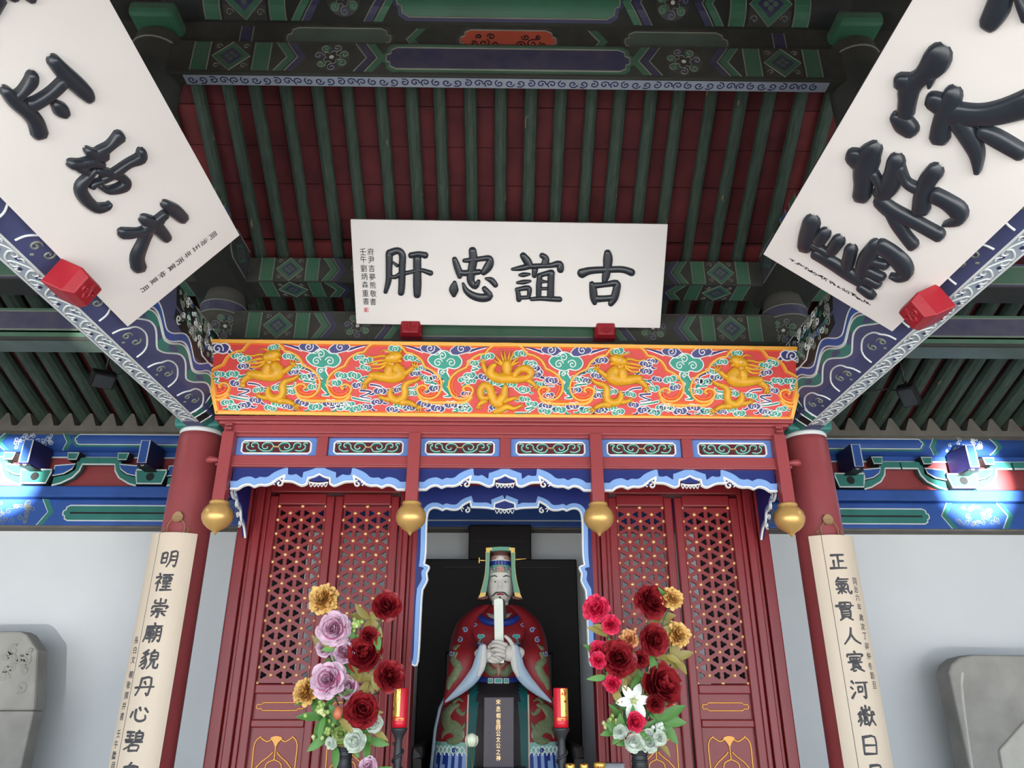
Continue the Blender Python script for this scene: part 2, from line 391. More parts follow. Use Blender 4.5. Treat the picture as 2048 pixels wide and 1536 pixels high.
def cartouche(mb, S, x0, x1, y0, y1, fillm, rim, line, band=None, lw=.012, inner=None):
    h = y1 - y0; m = (y0 + y1) / 2; e = h * .38
    def pts(g):
        xa, xb, ya, yb = x0 + g, x1 - g, y0 + g, y1 - g; hh = yb - ya
        L_ = [(xb - e, yb), (xb - e * .45, yb - hh * .12), (xb - e * .4, yb - hh * .3), (xb - e * .05, yb - hh * .36), (xb, m), (xb - e * .05, ya + hh * .36), (xb - e * .4, ya + hh * .3), (xb - e * .45, ya + hh * .12), (xb - e, ya)]
        Rr = [(xa + xb - q[0], q[1]) for q in reversed(L_)]
        return L_ + Rr
    mb.fill(pts(-lw * 1.9), S, .0014, rim, band)
    mb.fill(pts(0), S, .0024, fillm, band)
    mb.ribbon(pts(0), lw, S, .006, line, closed=True)
    if inner: mb.fill([(x0 + e * 1.2, m - h * .06), (x1 - e * 1.2, m - h * .06), (x1 - e * 1.2, m + h * .06), (x0 + e * 1.2, m + h * .06)], S, .0034, inner, band)
def vband(mb, S, x, w, y0, y1, fillm, line, band=None, lw=.008):
    mb.fill([(x, y0), (x + w, y0), (x + w, y1), (x, y1)], S, .0014, fillm, band)
    k = 2 if not band else max(2, int((y1 - y0) / band) + 1)
    for q in (x, x + w): mb.ribbon([(q, y0 + (y1 - y0) * i / k) for i in range(k + 1)], lw, S, .005, line)
def chevron(mb, S, x, d, w, y0, y1, fillm, line, band=None, lw=.008):
    m = (y0 + y1) / 2
    mb.fill([(x, y0), (x + w, y0), (x + d + w, m), (x + w, y1), (x, y1), (x + d, m)], S, .0016, fillm, band)
    def seg(a, b): 
        k = 4; return [(a[0] + (b[0] - a[0]) * i / k, a[1] + (b[1] - a[1]) * i / k) for i in range(k + 1)]
    mb.ribbon(seg((x, y0), (x + d, m))[:-1] + seg((x + d, m), (x, y1)), lw, S, .005, line)
def lozenge(mb, S, x, w, y0, y1, o, line, band=None):
    m = (y0 + y1) / 2; c = x + w / 2
    mb.fill([(x, y0), (x + w, y0), (x + w, y1), (x, y1)], S, .0012, 'black' + o, band)
    mb.fill([(x, m), (c, y0), (x + w, m), (c, y1)], S, .002, 'green' + o, band)
    q = .62; mb.fill([(c - w / 2 * q, m), (c, m - (m - y0) * q), (c + w / 2 * q, m), (c, m + (y1 - m) * q)], S, .0028, 'navy' + o, band)
    P = [(x, m), (c, y0), (x + w, m), (c, y1)]
    mb.ribbon([(P[i][0] + (P[(i + 1) % 4][0] - P[i][0]) * j / 4, P[i][1] + (P[(i + 1) % 4][1] - P[i][1]) * j / 4) for i in range(4) for j in range(4)], .007, S, .005, line, closed=True)
    for k in range(4):
        a = pi / 2 * k
        mb.fill(circle(c + cos(a) * w * .11, m + sin(a) * (y1 - y0) * .1, w * .07, 8), S, .0036, 'sage_old' if o else 'white', band)
    for qx, qy in ((x + w * .14, y0 + (y1 - y0) * .16), (x + w * .86, y0 + (y1 - y0) * .16), (x + w * .14, y1 - (y1 - y0) * .16), (x + w * .86, y1 - (y1 - y0) * .16)):
        mb.ribbon(spiral(qx, qy, w * .1, 0, 1.1, 9), .006, S, .004, line)
def paint_beam(root, S, L, H, o='', base='blue', alt='green', fillm='teal', line='white', band=None, cw=.40, y0=0.0, ends=True, rim=None, orient=1, inner=None, mid=True):
    """spiral-flower scheme: end bands, lozenge box, chevrons, rosettes, central cartouche; symmetrical"""
    g = H * .1; ya, yb = y0 + H * .03, y0 + H * .97; m = y0 + H / 2
    bw = min(.09, H * .45); lz = H * .95
    for sg in (0, 1):
        T = S if sg == 0 else (lambda a, b, h=0: S(L - a, b, h))
        x = 0.04
        if ends:
            mb = MB(); vband(mb, T, x, bw, ya, yb, alt + o, line, band); mb.build('painted_end_band', root); x += bw + .02
            x2 = x + lz; mb = MB(); vband(mb, T, x2 + .02, bw, ya, yb, alt + o, line, band); mb.build('painted_end_band', root)
            mb = MB(); lozenge(mb, T, x, lz, ya, yb, o, line, band); mb.build('painted_lozenge', root); x = x2 + bw + .05
        cs = L * (1 - cw) / 2
        for xq, cq in ((x, alt), (x + .06, base), (cs - H * .52, alt), (cs - H * .52 - .06, base)):
            mb = MB(); chevron(mb, T, xq, H * .3, .047, ya, yb, cq + o, line, band); mb.build('painted_chevron', root)
        a, b_ = x + .13 + H * .3, cs - H * .52 - .07
        if b_ - a > H * .5:
            r = min(H * .48, (b_ - a) * .5); nr = max(1, int((b_ - a) / (H * 1.02)))
            for j in range(nr):
                mb = MB(); rosette(mb, T, a + (b_ - a) * (j + .5) / nr, m, r, o, line, band=band); mb.build('painted_rosette', root)
            if nr > 1:
                mb = MB()
                for cc in [a + (b_ - a) * j / nr for j in range(1, nr)]:
                    half_flower(mb, T, cc, ya, H * .26, 1, o, line, band); half_flower(mb, T, cc, yb, H * .26, -1, o, line, band)
                mb.build('painted_flower', root)
    if mid:
        mb = MB(); cartouche(mb, S, L * (1 - cw) / 2, L * (1 + cw) / 2, y0 + H * .14, y0 + H * .86, fillm + o, (rim or base) + o, line, band, inner=inner); mb.build('painted_cartouche', root)
def rbox(mb, x0, x1, y0, y1, z0, z1, r, m, n=4):
    """beam along X with rounded long edges"""
    prof = []
    for cy, cz, a0 in ((y1 - r, z1 - r, 0), (y0 + r, z1 - r, pi / 2), (y0 + r, z0 + r, pi), (y1 - r, z0 + r, 3 * pi / 2)):
        prof += [(cy + r * cos(a0 + pi / 2 * i / n), cz + r * sin(a0 + pi / 2 * i / n)) for i in range(n + 1)]
    mb.loft([[(x, p[0], p[1]) for p in prof] for x in (x0, x1)], m); return mb
BAYS = ((-2.0, 2.0, 'centre'), (-5.3, -2.0, 'left'), (2.0, 5.3, 'right'))
BN = {'centre': 'above the dragon fascia', 'left': 'in the bay left of the shrine', 'right': 'in the bay right of the shrine'}
for xa, xb, bay in BAYS:
    s, L = (1, xb - xa)
    # purlin beam over the columns
    t = thing('purlin_beam', 'green and blue painted purlin beam %s, at the foot of the upper rafters' % BN[bay], 'beam', ((xa + xb) / 2, 4.72, 4.34), 'purlin beams on the column line')
    b = MB(); rbox(b, xa, xb, 4.60, 4.84, 4.343, 4.545, .02, 'darkbeam'); b.build('beam_body', t)
    b = MB(); b.lathe([(.03, xa), (.03, xb)], 'darkbeam', (0, 4.725, 4.57), n=18, axis='X'); b.build('round_purlin', t, smooth=True)
    S = Frame((xa + .22, 4.60, 4.343), (1, 0, 0), (0, 0, 1), (0, -1, 0))
    paint_beam(t, S, L - .44, .20, '_old', 'navy', 'green', 'teal' if bay == 'centre' else 'green', line='line_old', cw=.42 if bay == 'centre' else .5)
    S = Frame((xa + .22, 4.60, 4.343), (1, 0, 0), (0, 1, 0), (0, 0, -1))
    paint_beam(t, S, L - .44, .22, '_old', 'navy', 'green', 'teal', line='line_old', cw=.44, mid=False)
    # tie beam below it
    t = thing('tie_beam', 'dusty grey-green tie beam with faded flower painting %s' % BN[bay], 'beam', ((xa + xb) / 2, 4.72, 3.88), 'tie beams on the column line')
    b = MB(); rbox(b, xa, xb, 4.62, 4.82, 3.88, 4.13, .025, 'darkbeam'); b.build('beam_body', t)
    S = Frame((xa + .18, 4.62, 3.90), (1, 0, 0), (0, 0, 1), (0, -1, 0))
    if bay == 'centre': paint_beam(t, S, L - .36, .21, '_old', 'navy', 'sage', 'sage', line='line_old', cw=.40) if False else paint_beam(t, S, L - .36, .21, '_old', 'navy', 'green', 'green', line='line_old', cw=.40)
    else:
        mb = MB(); mb.fill([(0, .005), (L - .36, .005), (L - .36, .05), (0, .05)], S, .0014, 'green_old'); cartouche(mb, S, .3, L - .66, .06, .2, 'navy_old', 'green_old', 'line_old'); mb.build('painted_cartouche', t)
        U = Frame((xa + .18, 4.63, 3.88), (1, 0, 0), (0, 1, 0), (0, 0, -1)); mb = MB(); mb.fill([(0, 0), (L - .36, 0), (L - .36, .18), (0, .18)], U, .0014, 'sage_old'); mb.build('painted_underside', t)
    # ridge group: purlin, board, tie
    t = thing('ridge_purlin', {'centre': 'dark round ridge purlin with a white-edged green cartouche at the top of the picture', 'left': 'dark round ridge purlin behind the left plaque', 'right': 'dark round ridge purlin behind the right plaque'}[bay], 'beam', ((xa + xb) / 2, 3.26, 5.25), 'ridge members')
    b = MB(); b.lathe([(.165, xa), (.165, xb)], 'darkbeam', (0, 3.27, 5.42), n=24, axis='X'); b.build('round_purlin', t, smooth=True)
    if bay == 'centre':
        S = Cyl((xa + .2, 3.27, 5.42), (1, 0, 0), (0, -cos(radians(70)), -sin(radians(70))), .165)
        S2 = lambda a, b_, h=0, S=S: S(a, -b_, h)
        paint_beam(t, S2, L - .4, .26, '_old', 'navy', 'green', 'green', line='line_old', band=.045, cw=.36)
    t = thing('ridge_tie_beam', {'centre': 'blackened ridge tie beam with a long navy cartouche, below the orange patch', 'left': 'blackened ridge tie beam behind the left plaque', 'right': 'blackened ridge tie beam behind the right plaque'}[bay], 'beam', ((xa + xb) / 2, 3.25, 4.8), 'ridge members')
    b = MB(); rbox(b, xa, xb, 3.15, 3.245, 4.80, 5.045, .012, 'darkbeam'); b.build('beam_body', t)
    if bay == 'centre':
        S = Frame((xa + .2, 3.15, 4.815), (1, 0, 0), (0, 0, 1), (0, -1, 0))
        paint_beam(t, S, L - .4, .22, '_old', 'navy', 'green', 'navy', line='line_old', cw=.38, rim='green')
        U = Frame((xa + .2, 3.165, 4.80), (1, 0, 0), (0, 1, 0), (0, 0, -1)); mb = MB(); mb.fill([(0, 0), (L - .4, 0), (L - .4, .07), (0, .07)], U, .0014, 'palegrey'); rr = random.Random(5)
        for k in range(60): mb.ribbon(spiral(.04 + k * (L - .46) / 60, .035, .028, k * 2.1, 1.25 * (-1) ** k, 9), .009, U, .004, 'navy')
        mb.build('painted_scroll_strip', t)
    t = thing('ridge_board', {'centre': 'dark infill board with an orange dragon cartouche between ridge purlin and tie beam', 'left': 'dark infill board behind the left plaque', 'right': 'dark infill board behind the right plaque'}[bay], 'board', ((xa + xb) / 2, 3.27, 5.05), 'ridge members')
    b = MB(); b.box(xa, xb, 3.22, 3.28, 5.04, 5.28, 'darkbeam'); b.build('board_body', t)
    if bay == 'centre':
        S = Frame((0, 3.22, 5.06), (1, 0, 0), (0, 0, 1), (0, -1, 0))
        mb = MB(); cartouche(mb, S, -.28, .28, .005, .165, 'orange_old', 'black_old', 'line_old'); 
        for sx in (-1, 1):
            for q, (px_, py_, r_) in enumerate(((.07, .05, .03), (.14, .06, .035), (.2, .05, .025), (.1, .11, .025), (.17, .11, .02))):
                mb.ribbon(spiral(sx * px_, py_, r_, q, 1.3 * sx, 12), .008, S, .007, 'black')
        mb.build('orange_cartouche', t)
        for sx in (-1, 1):
            mb = MB(); cartouche(mb, S, sx * .98 - .3, sx * .98 + .3, .005, .165, 'sage_old', 'black_old', 'line_old'); mb.build('green_cartouche', t)
            mb = MB(); chevron(mb, S, sx * .5 - .03, .06 * sx, .05, .0, .17, 'green_old', 'line_old'); mb.build('painted_chevron', t); mb = MB(); vband(mb, S, sx * 1.55, .07, 0, .17, 'navy_old', 'line_old'); mb.build('painted_band', t)

# ---- posts on the beams
for sx in (-1, 1):
    side = 'left' if sx < 0 else 'right'
    t = thing('roof_post', 'short round painted post on the %s beam under the purlin' % side, 'post', (sx * 2, YC, 3.84), 'short roof posts')
    b = MB(); b.lathe([(.15, 3.84), (.155, 3.95), (.15, 4.2), (.12, 4.33)], 'darkbeam', (sx * 2, YC, 0), n=22); b.build('post_body', t, smooth=True)
    C_ = Cyl((sx * 2, YC, 3.9), (0, 0, 1), (-sx * .6, -1, 0), .155)
    Sx = lambda a, b_, h=0, C_=C_: C_(b_, a, h)
    mb = MB(); mb.fill([(-.3, .21), (.3, .21), (.3, .28), (-.3, .28)], lambda a, b_, h=0: C_(b_, a, h), .002, 'navy_old')
    k = 14
    mb = MB()
    for j in range(k):
        a0, a1 = -.3 + .6 * j / k, -.3 + .6 * (j + 1) / k
        mb.add([Sx(a0, .2, .002), Sx(a1, .2, .002), Sx(a1, .28, .002), Sx(a0, .28, .002)], [(0, 1, 2, 3)], 'navy_old')
    for q in (.2, .28): mb.ribbon([(-.3 + .6 * j / k, q) for j in range(k + 1)], .009, Sx, .006, 'line_old')
    mb.build('painted_band', t)
    mb = MB(); rosette(mb, Sx, .0, .08, .1, '_old', 'line_old', band=.04); mb.build('painted_rosette', t)
    t = thing('roof_post', 'short round dark post under the ridge beside the %s plaque' % side, 'post', (sx * 2, YR, 4.55), 'short roof posts')
    b = MB(); b.lathe([(.15, 4.55), (.15, 5.0), (.14, 5.1), (.09, 5.16)], 'darkbeam', (sx * 2, YR, 0), n=22); b.build('post_body', t, smooth=True)
    b = MB(); b.box(sx * 2 - .13, sx * 2 + .13, YR - .2, YR + .2, 5.14, 5.24, 'green_old'); b.build('cushion_block', t, bevel=.03)
    b = MB(); b.ribbon([(-.22 + .44 * j / 12, .47) for j in range(13)], .012, (lambda a, b_, h=0, C2=Cyl((sx * 2, YR, 4.55), (0, 0, 1), (-sx * .4, -1, 0), .15): C2(b_, a, h)), .004, 'line_old'); b.build('painted_line', t)
    # short cross beam carrying the ridge posts
    t = thing('cross_beam', 'short painted cross beam with a blue-edged flower box behind the %s plaque' % side, 'beam', (sx * 2, 3.9, 4.26), 'cross beams')
    b = MB(); rb = MB()
    prof = [(-.14, 4.30), (-.17, 4.36), (-.17, 4.56), (-.12, 4.62), (.12, 4.62), (.17, 4.56), (.17, 4.36), (.14, 4.30)]
    b.loft([[(sx * 2 + p[0], y, p[1]) for p in prof] for y in (1.6, 4.86)], 'darkbeam'); b.build('beam_body', t)
    S = Frame((sx * 1.83, 4.60, 4.35), (0, -1, 0), (0, 0, 1), (-sx, 0, 0))
    mb = MB(); mb.fill([(.02, .0), (.30, .0), (.36, .05), (.36, .17), (.30, .22), (.02, .22)], S, .0015, 'navy_old'); mb.fill([(.06, .03), (.28, .03), (.32, .07), (.32, .15), (.28, .19), (.06, .19)], S, .0025, 'black_old')
    mb.fill([(.06, .11), (.17, .03), (.28, .11), (.17, .19)], S, .0035, 'green_old'); mb.fill([(.10, .11), (.17, .06), (.24, .11), (.17, .16)], S, .0045, 'navy_old')
    for k in range(4): mb.fill(circle(.17 + .025 * cos(k * pi / 2 + .7), .11 + .02 * sin(k * pi / 2 + .7), .015, 8), S, .0055, 'sage_old')
    mb.ribbon([(.02, .0), (.30, .0), (.36, .05), (.36, .17), (.30, .22), (.02, .22)], .008, S, .006, 'line_old'); mb.build('painted_box', t)
    for xq, cq in ((.45, 'blue_old'), (.62, 'green_old')): mb = MB(); vband(mb, S, xq, .1, 0, .24, cq, 'line_old'); mb.build('painted_end_band', t)
# ---------------------------------------------------------------- columns and the two great side beams
for sx in (-1, 1):
    side = 'left' if sx < 0 else 'right'
    t = thing('column', 'tall round red lacquered column on the %s side of the shrine' % side, 'column', (sx * 2, YC, 0), 'red columns')
    b = MB(); b.lathe([(.150, .12), (.147, 1.5), (.144, 2.6), (.141, 3.19), (.135, 3.24)], 'column_red', (sx * 2, YC, 0), n=40); b.build('shaft', t, smooth=True)
    b = MB(); b.lathe([(.26, 0), (.26, .06), (.22, .12), (.17, .14)], 'stone', (sx * 2, YC, 0), n=32); b.build('stone_base', t, smooth=True)
    b = MB(); b.lathe([(.137, 3.225), (.142, 3.24), (.137, 3.255)], 'white', (sx * 2, YC, 0), n=36); b.build('white_collar', t, smooth=True)
    # great beam resting on the column, running towards the front
    t = thing('great_beam', 'great %s beam painted blue and green, white scroll strip along its underside' % side, 'beam', (sx * 2, 3.2, 3.25), 'great beams')
    prof = [(-.055, 3.255), (.055, 3.255), (.13, 3.31), (.17, 3.40), (.175, 3.62), (.15, 3.78), (.09, 3.84), (-.09, 3.84), (-.15, 3.78), (-.175, 3.62), (-.17, 3.40), (-.13, 3.31)]
    b = MB(); b.loft([[(sx * 2 + p[0], y, p[1]) for p in prof] for y in (.35, 4.86)], 'beam_blue'); b.build('beam_body', t)
    U = Frame((sx * 2, 4.5, 3.255), (0, -1, 0), (1, 0, 0), (0, 0, -1))
    mb = MB(); mb.fill([(0, -.052), (3.9, -.052), (3.9, .052), (0, .052)], U, .0015, 'palegrey')
    for q in (-.05, .05): mb.ribbon([(0, q), (3.9, q)], .012, U, .005, 'white')
    k = 0; a = .06
    while a < 3.3:
        sg = 1 if k % 2 else -1
        mb.ribbon(cr([(a - .06, -.035 * sg), (a - .02, -.03 * sg), (a + .02, .0), (a + .035, .022 * sg), (a + .02, .036 * sg), (a - .005, .03 * sg), (a - .008, .012 * sg), (a + .01, .012 * sg)], 3), .011, U, .005, 'white')
        mb.ribbon(cr([(a - .05, .03 * sg), (a - .03, .038 * sg), (a - .02, .02 * sg)], 3), .010, U, .005, 'white')
        mb.fill(circle(a + .05, -.02 * sg, .014, 7), U, .003, 'navy'); a += .074; k += 1
    mb.build('scroll_strip', t)
    # painted sides: wrap over the lower chamfer and the face
    pr_ = [(p[0], p[1]) for p in prof[1:7]]
    acc = [0]
    for i in range(len(pr_) - 1): acc.append(acc[-1] + math.hypot(pr_[i + 1][0] - pr_[i][0], pr_[i + 1][1] - pr_[i][1]))
    def SB(a, b_, h=0, sx=sx):
        b_ = max(0, min(b_, acc[-1] - 1e-6)); i = max(j for j in range(len(acc) - 1) if acc[j] <= b_); f = (b_ - acc[i]) / (acc[i + 1] - acc[i])
        dx, dz = pr_[i + 1][0] - pr_[i][0], pr_[i + 1][1] - pr_[i][1]; l = math.hypot(dx, dz)
        return Vector((sx * 2 - sx * (pr_[i][0] + dx * f + dz / l * h), 4.62 - a, pr_[i][1] + dz * f - dx / l * h))
    H = acc[-1]
    # near the column: green end collar with white step lines
    mb = MB(); mb.fill([(0, 0), (.10, 0), (.10, H), (0, H)], SB, .002, 'teal', .06); mb.fill([(.10, 0), (.19, 0), (.19, H), (.10, H)], SB, .002, 'black', .06); mb.fill([(.19, 0), (.26, 0), (.26, H), (.19, H)], SB, .002, 'teal', .06)
    for q in (.10, .19, .26): mb.ribbon([(q, H * i / 9) for i in range(10)], .011, SB, .006, 'white')
    mb.build('painted_end_band', t)
    # wave ribbons rising along the lower edge
    import itertools
    mb = MB(); P0 = .28; wl = .40
    def wave(a, ph, lo, hi): 
        q = ((a - P0) / wl + ph) % 1.0; return lo + (hi - lo) * (0.5 - 0.5 * cos(2 * pi * (q ** .75)))
    N_ = 150; xs = [P0 + 2.9 * i / N_ for i in range(N_ + 1)]
    for lo, hi, wd, m_ in ((.125, .20, .06, 'teal'), (.195, .28, .05, 'blue')):
        for i in range(N_):
            a0, a1 = xs[i], xs[i + 1]; y0_, y1_ = wave(a0, .2, lo, hi), wave(a1, .2, lo, hi)
            mb.add([SB(a0, y0_, .002), SB(a1, y1_, .002), SB(a1, y1_ + wd, .002), SB(a0, y0_ + wd, .002)], [(0, 1, 2, 3)], m_)
        for e in (0, wd): mb.ribbon([(a, wave(a, .2, lo, hi) + e) for a in xs], .010, SB, .006, 'white')
    mb.build('painted_wave', t)
    # lobes with twin curls between the waves
    k = 0; a = P0 + .12
    while a < 3.1:
        mb = MB(); mb.ribbon(cr([(a - .15, .02), (a - .13, .075), (a - .05, .135), (a + .05, .125), (a + .11, .07), (a + .12, .02)], 5), .009, SB, .006, 'white')
        mb.ribbon(spiral(a - .03, .072, .028, 1.0, 1.3, 14), .008, SB, .006, 'line_old'); mb.ribbon(spiral(a + .045, .06, .026, 2.2, -1.3, 14), .008, SB, .006, 'line_old'); mb.ribbon([(a + .01, .03), (a + .02, .018)], .01, SB, .006, 'line_old')
        mb.build('painted_curl', t); a += wl
    # upper field with dense scrolls beside the column, chevron frame
    mb = MB(); mb.fill([(.30, .30), (.62, .27), (.95, .34), (.95, H * .95), (.30, H * .95)], SB, .0016, 'black', .06)
    rr = random.Random(11 + sx)
    for k in range(70):
        mb.ribbon(spiral(rr.uniform(.36, .90), rr.uniform(.35, H * .92), rr.uniform(.018, .034), rr.uniform(0, 6), rr.choice((-1.3, 1.3)), 11), .007, SB, .0055, rr.choice(('line_old', 'white', 'line_old')))
    for k in range(26): mb.fill(circle(rr.uniform(.36, .90), rr.uniform(.36, H * .92), .022, 8), SB, .0024, rr.choice(('green', 'blue', 'teal')), .05)
    mb.build('painted_scrolls', t)
    mb = MB(); mb.ribbon([(.30, H * .95), (.30, .38), (.36, .32), (.52, .32), (.60, .38)], .011, SB, .006, 'white'); mb.ribbon([(.34, H * .95), (.34, .42), (.38, .37)], .01, SB, .006, 'white'); mb.build('painted_frame', t)
    # beam head over the column on the far side
    b = MB(); b.box(sx * 2 - .15, sx * 2 + .15, 4.60, 4.95, 3.255, 3.7, 'teal'); b.build('beam_head', t, bevel=.02)

# ---------------------------------------------------------------- back wall beams and bracket sets
def wall_bay(xa, xb, where):
    L = xb - xa; xc = (xa + xb) / 2
    t = thing('wall_tie_beam', 'blue wall-top tie beam with white-edged green cartouches %s' % where, 'beam', (xc, 6.4, 2.98), 'wall tie beams')
    b = MB(); rbox(b, xa, xb, 6.36, 6.56, 2.985, 3.225, .02, 'blue'); b.build('beam_body', t)
    b = MB(); b.box(xa, xb, 6.35, 6.56, 2.972, 2.99, 'dust'); b.build('grey_soffit', t)
    p = thing('wall_plate', 'flat bright blue plate under the bracket sets %s' % where, 'beam', (xc, 6.4, 3.225), 'wall plates')
    b = MB(); b.box(xa, xb, 6.31, 6.56, 3.227, 3.325, 'blue'); b.build('plate_body', p, bevel=.012)
    S = Frame((xa, 6.36, 2.99), (1, 0, 0), (0, 0, 1), (0, -1, 0))
    u = thing('wall_purlin', 'round blue wall purlin under the lower rafters %s' % where, 'beam', (xc, 6.4, 3.65), 'wall purlins')
    b = MB(); b.lathe([(.105, xa), (.105, xb)], 'blue', (0, 6.42, 3.755), n=24, axis='X'); b.build('round_purlin', u, smooth=True)
    b = MB(); b.lathe([(.106, xa), (.106, xb)], 'dust', (0, 6.425, 3.772), n=24, axis='X'); b.build('dust_layer', u, smooth=True)
    C_ = Cyl((xa, 6.42, 3.755), (1, 0, 0), (0, -cos(radians(62)), -sin(radians(62))), .105); SP = lambda a, b_, h=0: C_(a, -b_, h)
    return S, SP, t, u
def wall_paint(S, SP, t, u, x0s, rosx, xa):
    for a, b_ in x0s:
        mb = MB(); cartouche(mb, S, a - xa, b_ - xa, .045, .175, 'teal', 'blue', 'white', lw=.014, inner='black'); mb.build('painted_cartouche', t)
        mb = MB(); cartouche(mb, SP, a - xa - .02, b_ - xa + .06, .06, .15, 'blue', 'teal', 'white', band=.03, lw=.012); mb.build('painted_cartouche', u)
    for sgn, c in rosx:
        rr = random.Random(int(abs(c) * 100))
        mb = MB(); small_scrolls(mb, S, c - xa - .17, c - xa + .17, .03, .2, 30, .026, 'line_old', rr); mb.build('painted_scrolls', t)
        for q, d in ((c - xa - .24, -.07), (c - xa + .2, .07)): mb = MB(); chevron(mb, S, q, d, .05, .005, .23, 'teal', 'white'); mb.build('painted_chevron', t)
        mb = MB(); small_scrolls(mb, SP, c - xa - .14, c - xa + .18, .02, .15, 24, .024, 'white', rr); mb.build('painted_scrolls', u)
        for q, d in ((c - xa - .25, -.05), (c - xa + .26, .05)): mb = MB(); chevron(mb, SP, q, d, .045, .0, .16, 'teal', 'white', .03); mb.build('painted_chevron', u)
S, SP, t, u = wall_bay(-5.3, -2.05, 'left of the shrine'); wall_paint(S, SP, t, u, ((-3.75, -2.72),), ((-1, -4.15), (-1, -2.3)), -5.3)
S, SP, t, u = wall_bay(2.05, 5.3, 'right of the shrine'); wall_paint(S, SP, t, u, ((2.68, 3.68),), ((1, 4.1), (1, 2.35)), 2.05)
S, SP, t, u = wall_bay(-2.05, 2.05, 'in the shadow behind the statue')
mb = MB(); mb.ribbon([(.9, .24), (1.0, .12), (1.1, .06), (3.0, .06), (3.1, .12), (3.2, .24)], .012, S, .005, 'white'); mb.build('painted_line', t)
def bracket(xc, label):
    t = thing('bracket_set', label, 'bracket', (xc, 6.4, 3.33), 'bracket sets on the wall plate')
    S = Frame((xc, 6.37, 3.33), (1, 0, 0), (0, 0, 1), (0, -1, 0))
    def plate(poly, h0, h1, m, nm, lw=.014, line='white'):
        b = MB(); b.prism(poly, S, h0, h1, 'black'); b.fill(poly, S, h1 + .001, m); b.ribbon([((p[0] - sum(q[0] for q in poly) / len(poly)) * .95 + sum(q[0] for q in poly) / len(poly), (p[1] - sum(q[1] for q in poly) / len(poly)) * .92 + sum(q[1] for q in poly) / len(poly)) for p in poly], lw, S, h1 + .006, line, closed=True, h0=h1); b.build(nm, t)
    # bearing block (bowl)
    plate([(-.11, 0), (.11, 0), (.135, .10), (.135, .13), (-.135, .13), (-.135, .10)], .0, .10, 'teal', 'bearing_block')
    # long arm, curving up to both sides, with blue inset and small blocks
    arm = [(.13, .0), (.20, .02), (.29, .07), (.335, .13), (.35, .19), (.489, .19), (.489, .25), (.33, .25), (.30, .21), (.30, .14), (.24, .095), (.13, .07)]
    for sg in (-1, 1):
        P = [(sg * a, b_) for a, b_ in arm]; b = MB(); b.prism(P, S, 0, .05, 'teal'); b.ribbon([(sg * a, b_) for a, b_ in arm[:6]], .016, S, .056, 'white', h0=.049); b.build('bracket_arm', t)
        P = [(sg * a, b_) for a, b_ in ((.13, .08), (.22, .10), (.28, .14), (.30, .185), (.13, .17))]; b = MB(); b.prism(P, S, 0, .07, 'blue', side='black'); b.ribbon(P, .012, S, .075, 'white', closed=True, h0=.069); b.build('blue_inset', t)
        P = [(sg * a, b_) for a, b_ in ((.235, .215), (.315, .215), (.33, .285), (.22, .285))]
        b = MB(); b.prism(P, S, 0, .09, 'black'); b.fill([((p[0] - sg * .275) * .86 + sg * .275, (p[1] - .25) * .84 + .25) for p in P], S, .0915, 'teal'); b.ribbon([((p[0] - sg * .275) * .86 + sg * .275, (p[1] - .25) * .84 + .25) for p in P], .010, S, .096, 'white', closed=True, h0=.09); b.build('small_block', t)
    # projecting nose with white-edged blue end
    b = MB(); b.prism([(-.04, .12), (.04, .12), (.04, .33), (-.04, .33)], S, .0, .30, 'navy'); b.fill([(-.034, .135), (.034, .135), (.034, .32), (-.034, .32)], S, .3015, 'blue'); b.ribbon([(-.036, .13), (.036, .13), (.036, .325), (-.036, .325)], .011, S, .306, 'white', closed=True, h0=.30); b.build('nose', t, bevel=.004)
    b = MB(); b.prism([(-.05, .105), (.05, .105), (.03, .14), (-.03, .14)], S, .1, .27, 'black'); b.ribbon(spiral(0, .125, .03, 0, 1.1, 10), .008, S, .275, 'white', h0=.269); b.build('nose_scroll', t)
    b = MB(); b.fill(circle(0, .065, .036, 12), S, .104, 'black'); b.build('dark_boss', t)
    return t
for xc, lab in ((-3.03, 'blue and green bracket set nearest the left column'), (-4.01, 'blue and green bracket set at the left edge of the picture'), (3.01, 'blue and green bracket set nearest the right column'), (4.0, 'blue and green bracket set at the right edge, lit by a bright patch')): bracket(xc, lab)
for sx in (-1, 1): bracket(sx * 5.0, 'blue and green bracket set just beyond the %s edge of the picture' % ('left' if sx < 0 else 'right'))
for xa, xb, nm in ((-5.3, -2.05, 'left'), (2.05, 5.3, 'right')):
    b = MB(); b.box(xa, xb, 6.42, 6.5, 3.325, 3.66, 'column_red'); b.box(xa, xb, 6.40, 6.5, 3.60, 3.665, 'blue'); b.ribbon([(0, 0), (xb - xa, 0)], .014, Frame((xa, 6.40, 3.605), (1, 0, 0), (0, 0, 1), (0, -1, 0)), .005, 'white')
    tag(b.build('bracket_board'), 'red infill board behind the bracket sets on the %s wall' % nm, 'board', 'bracket boards')
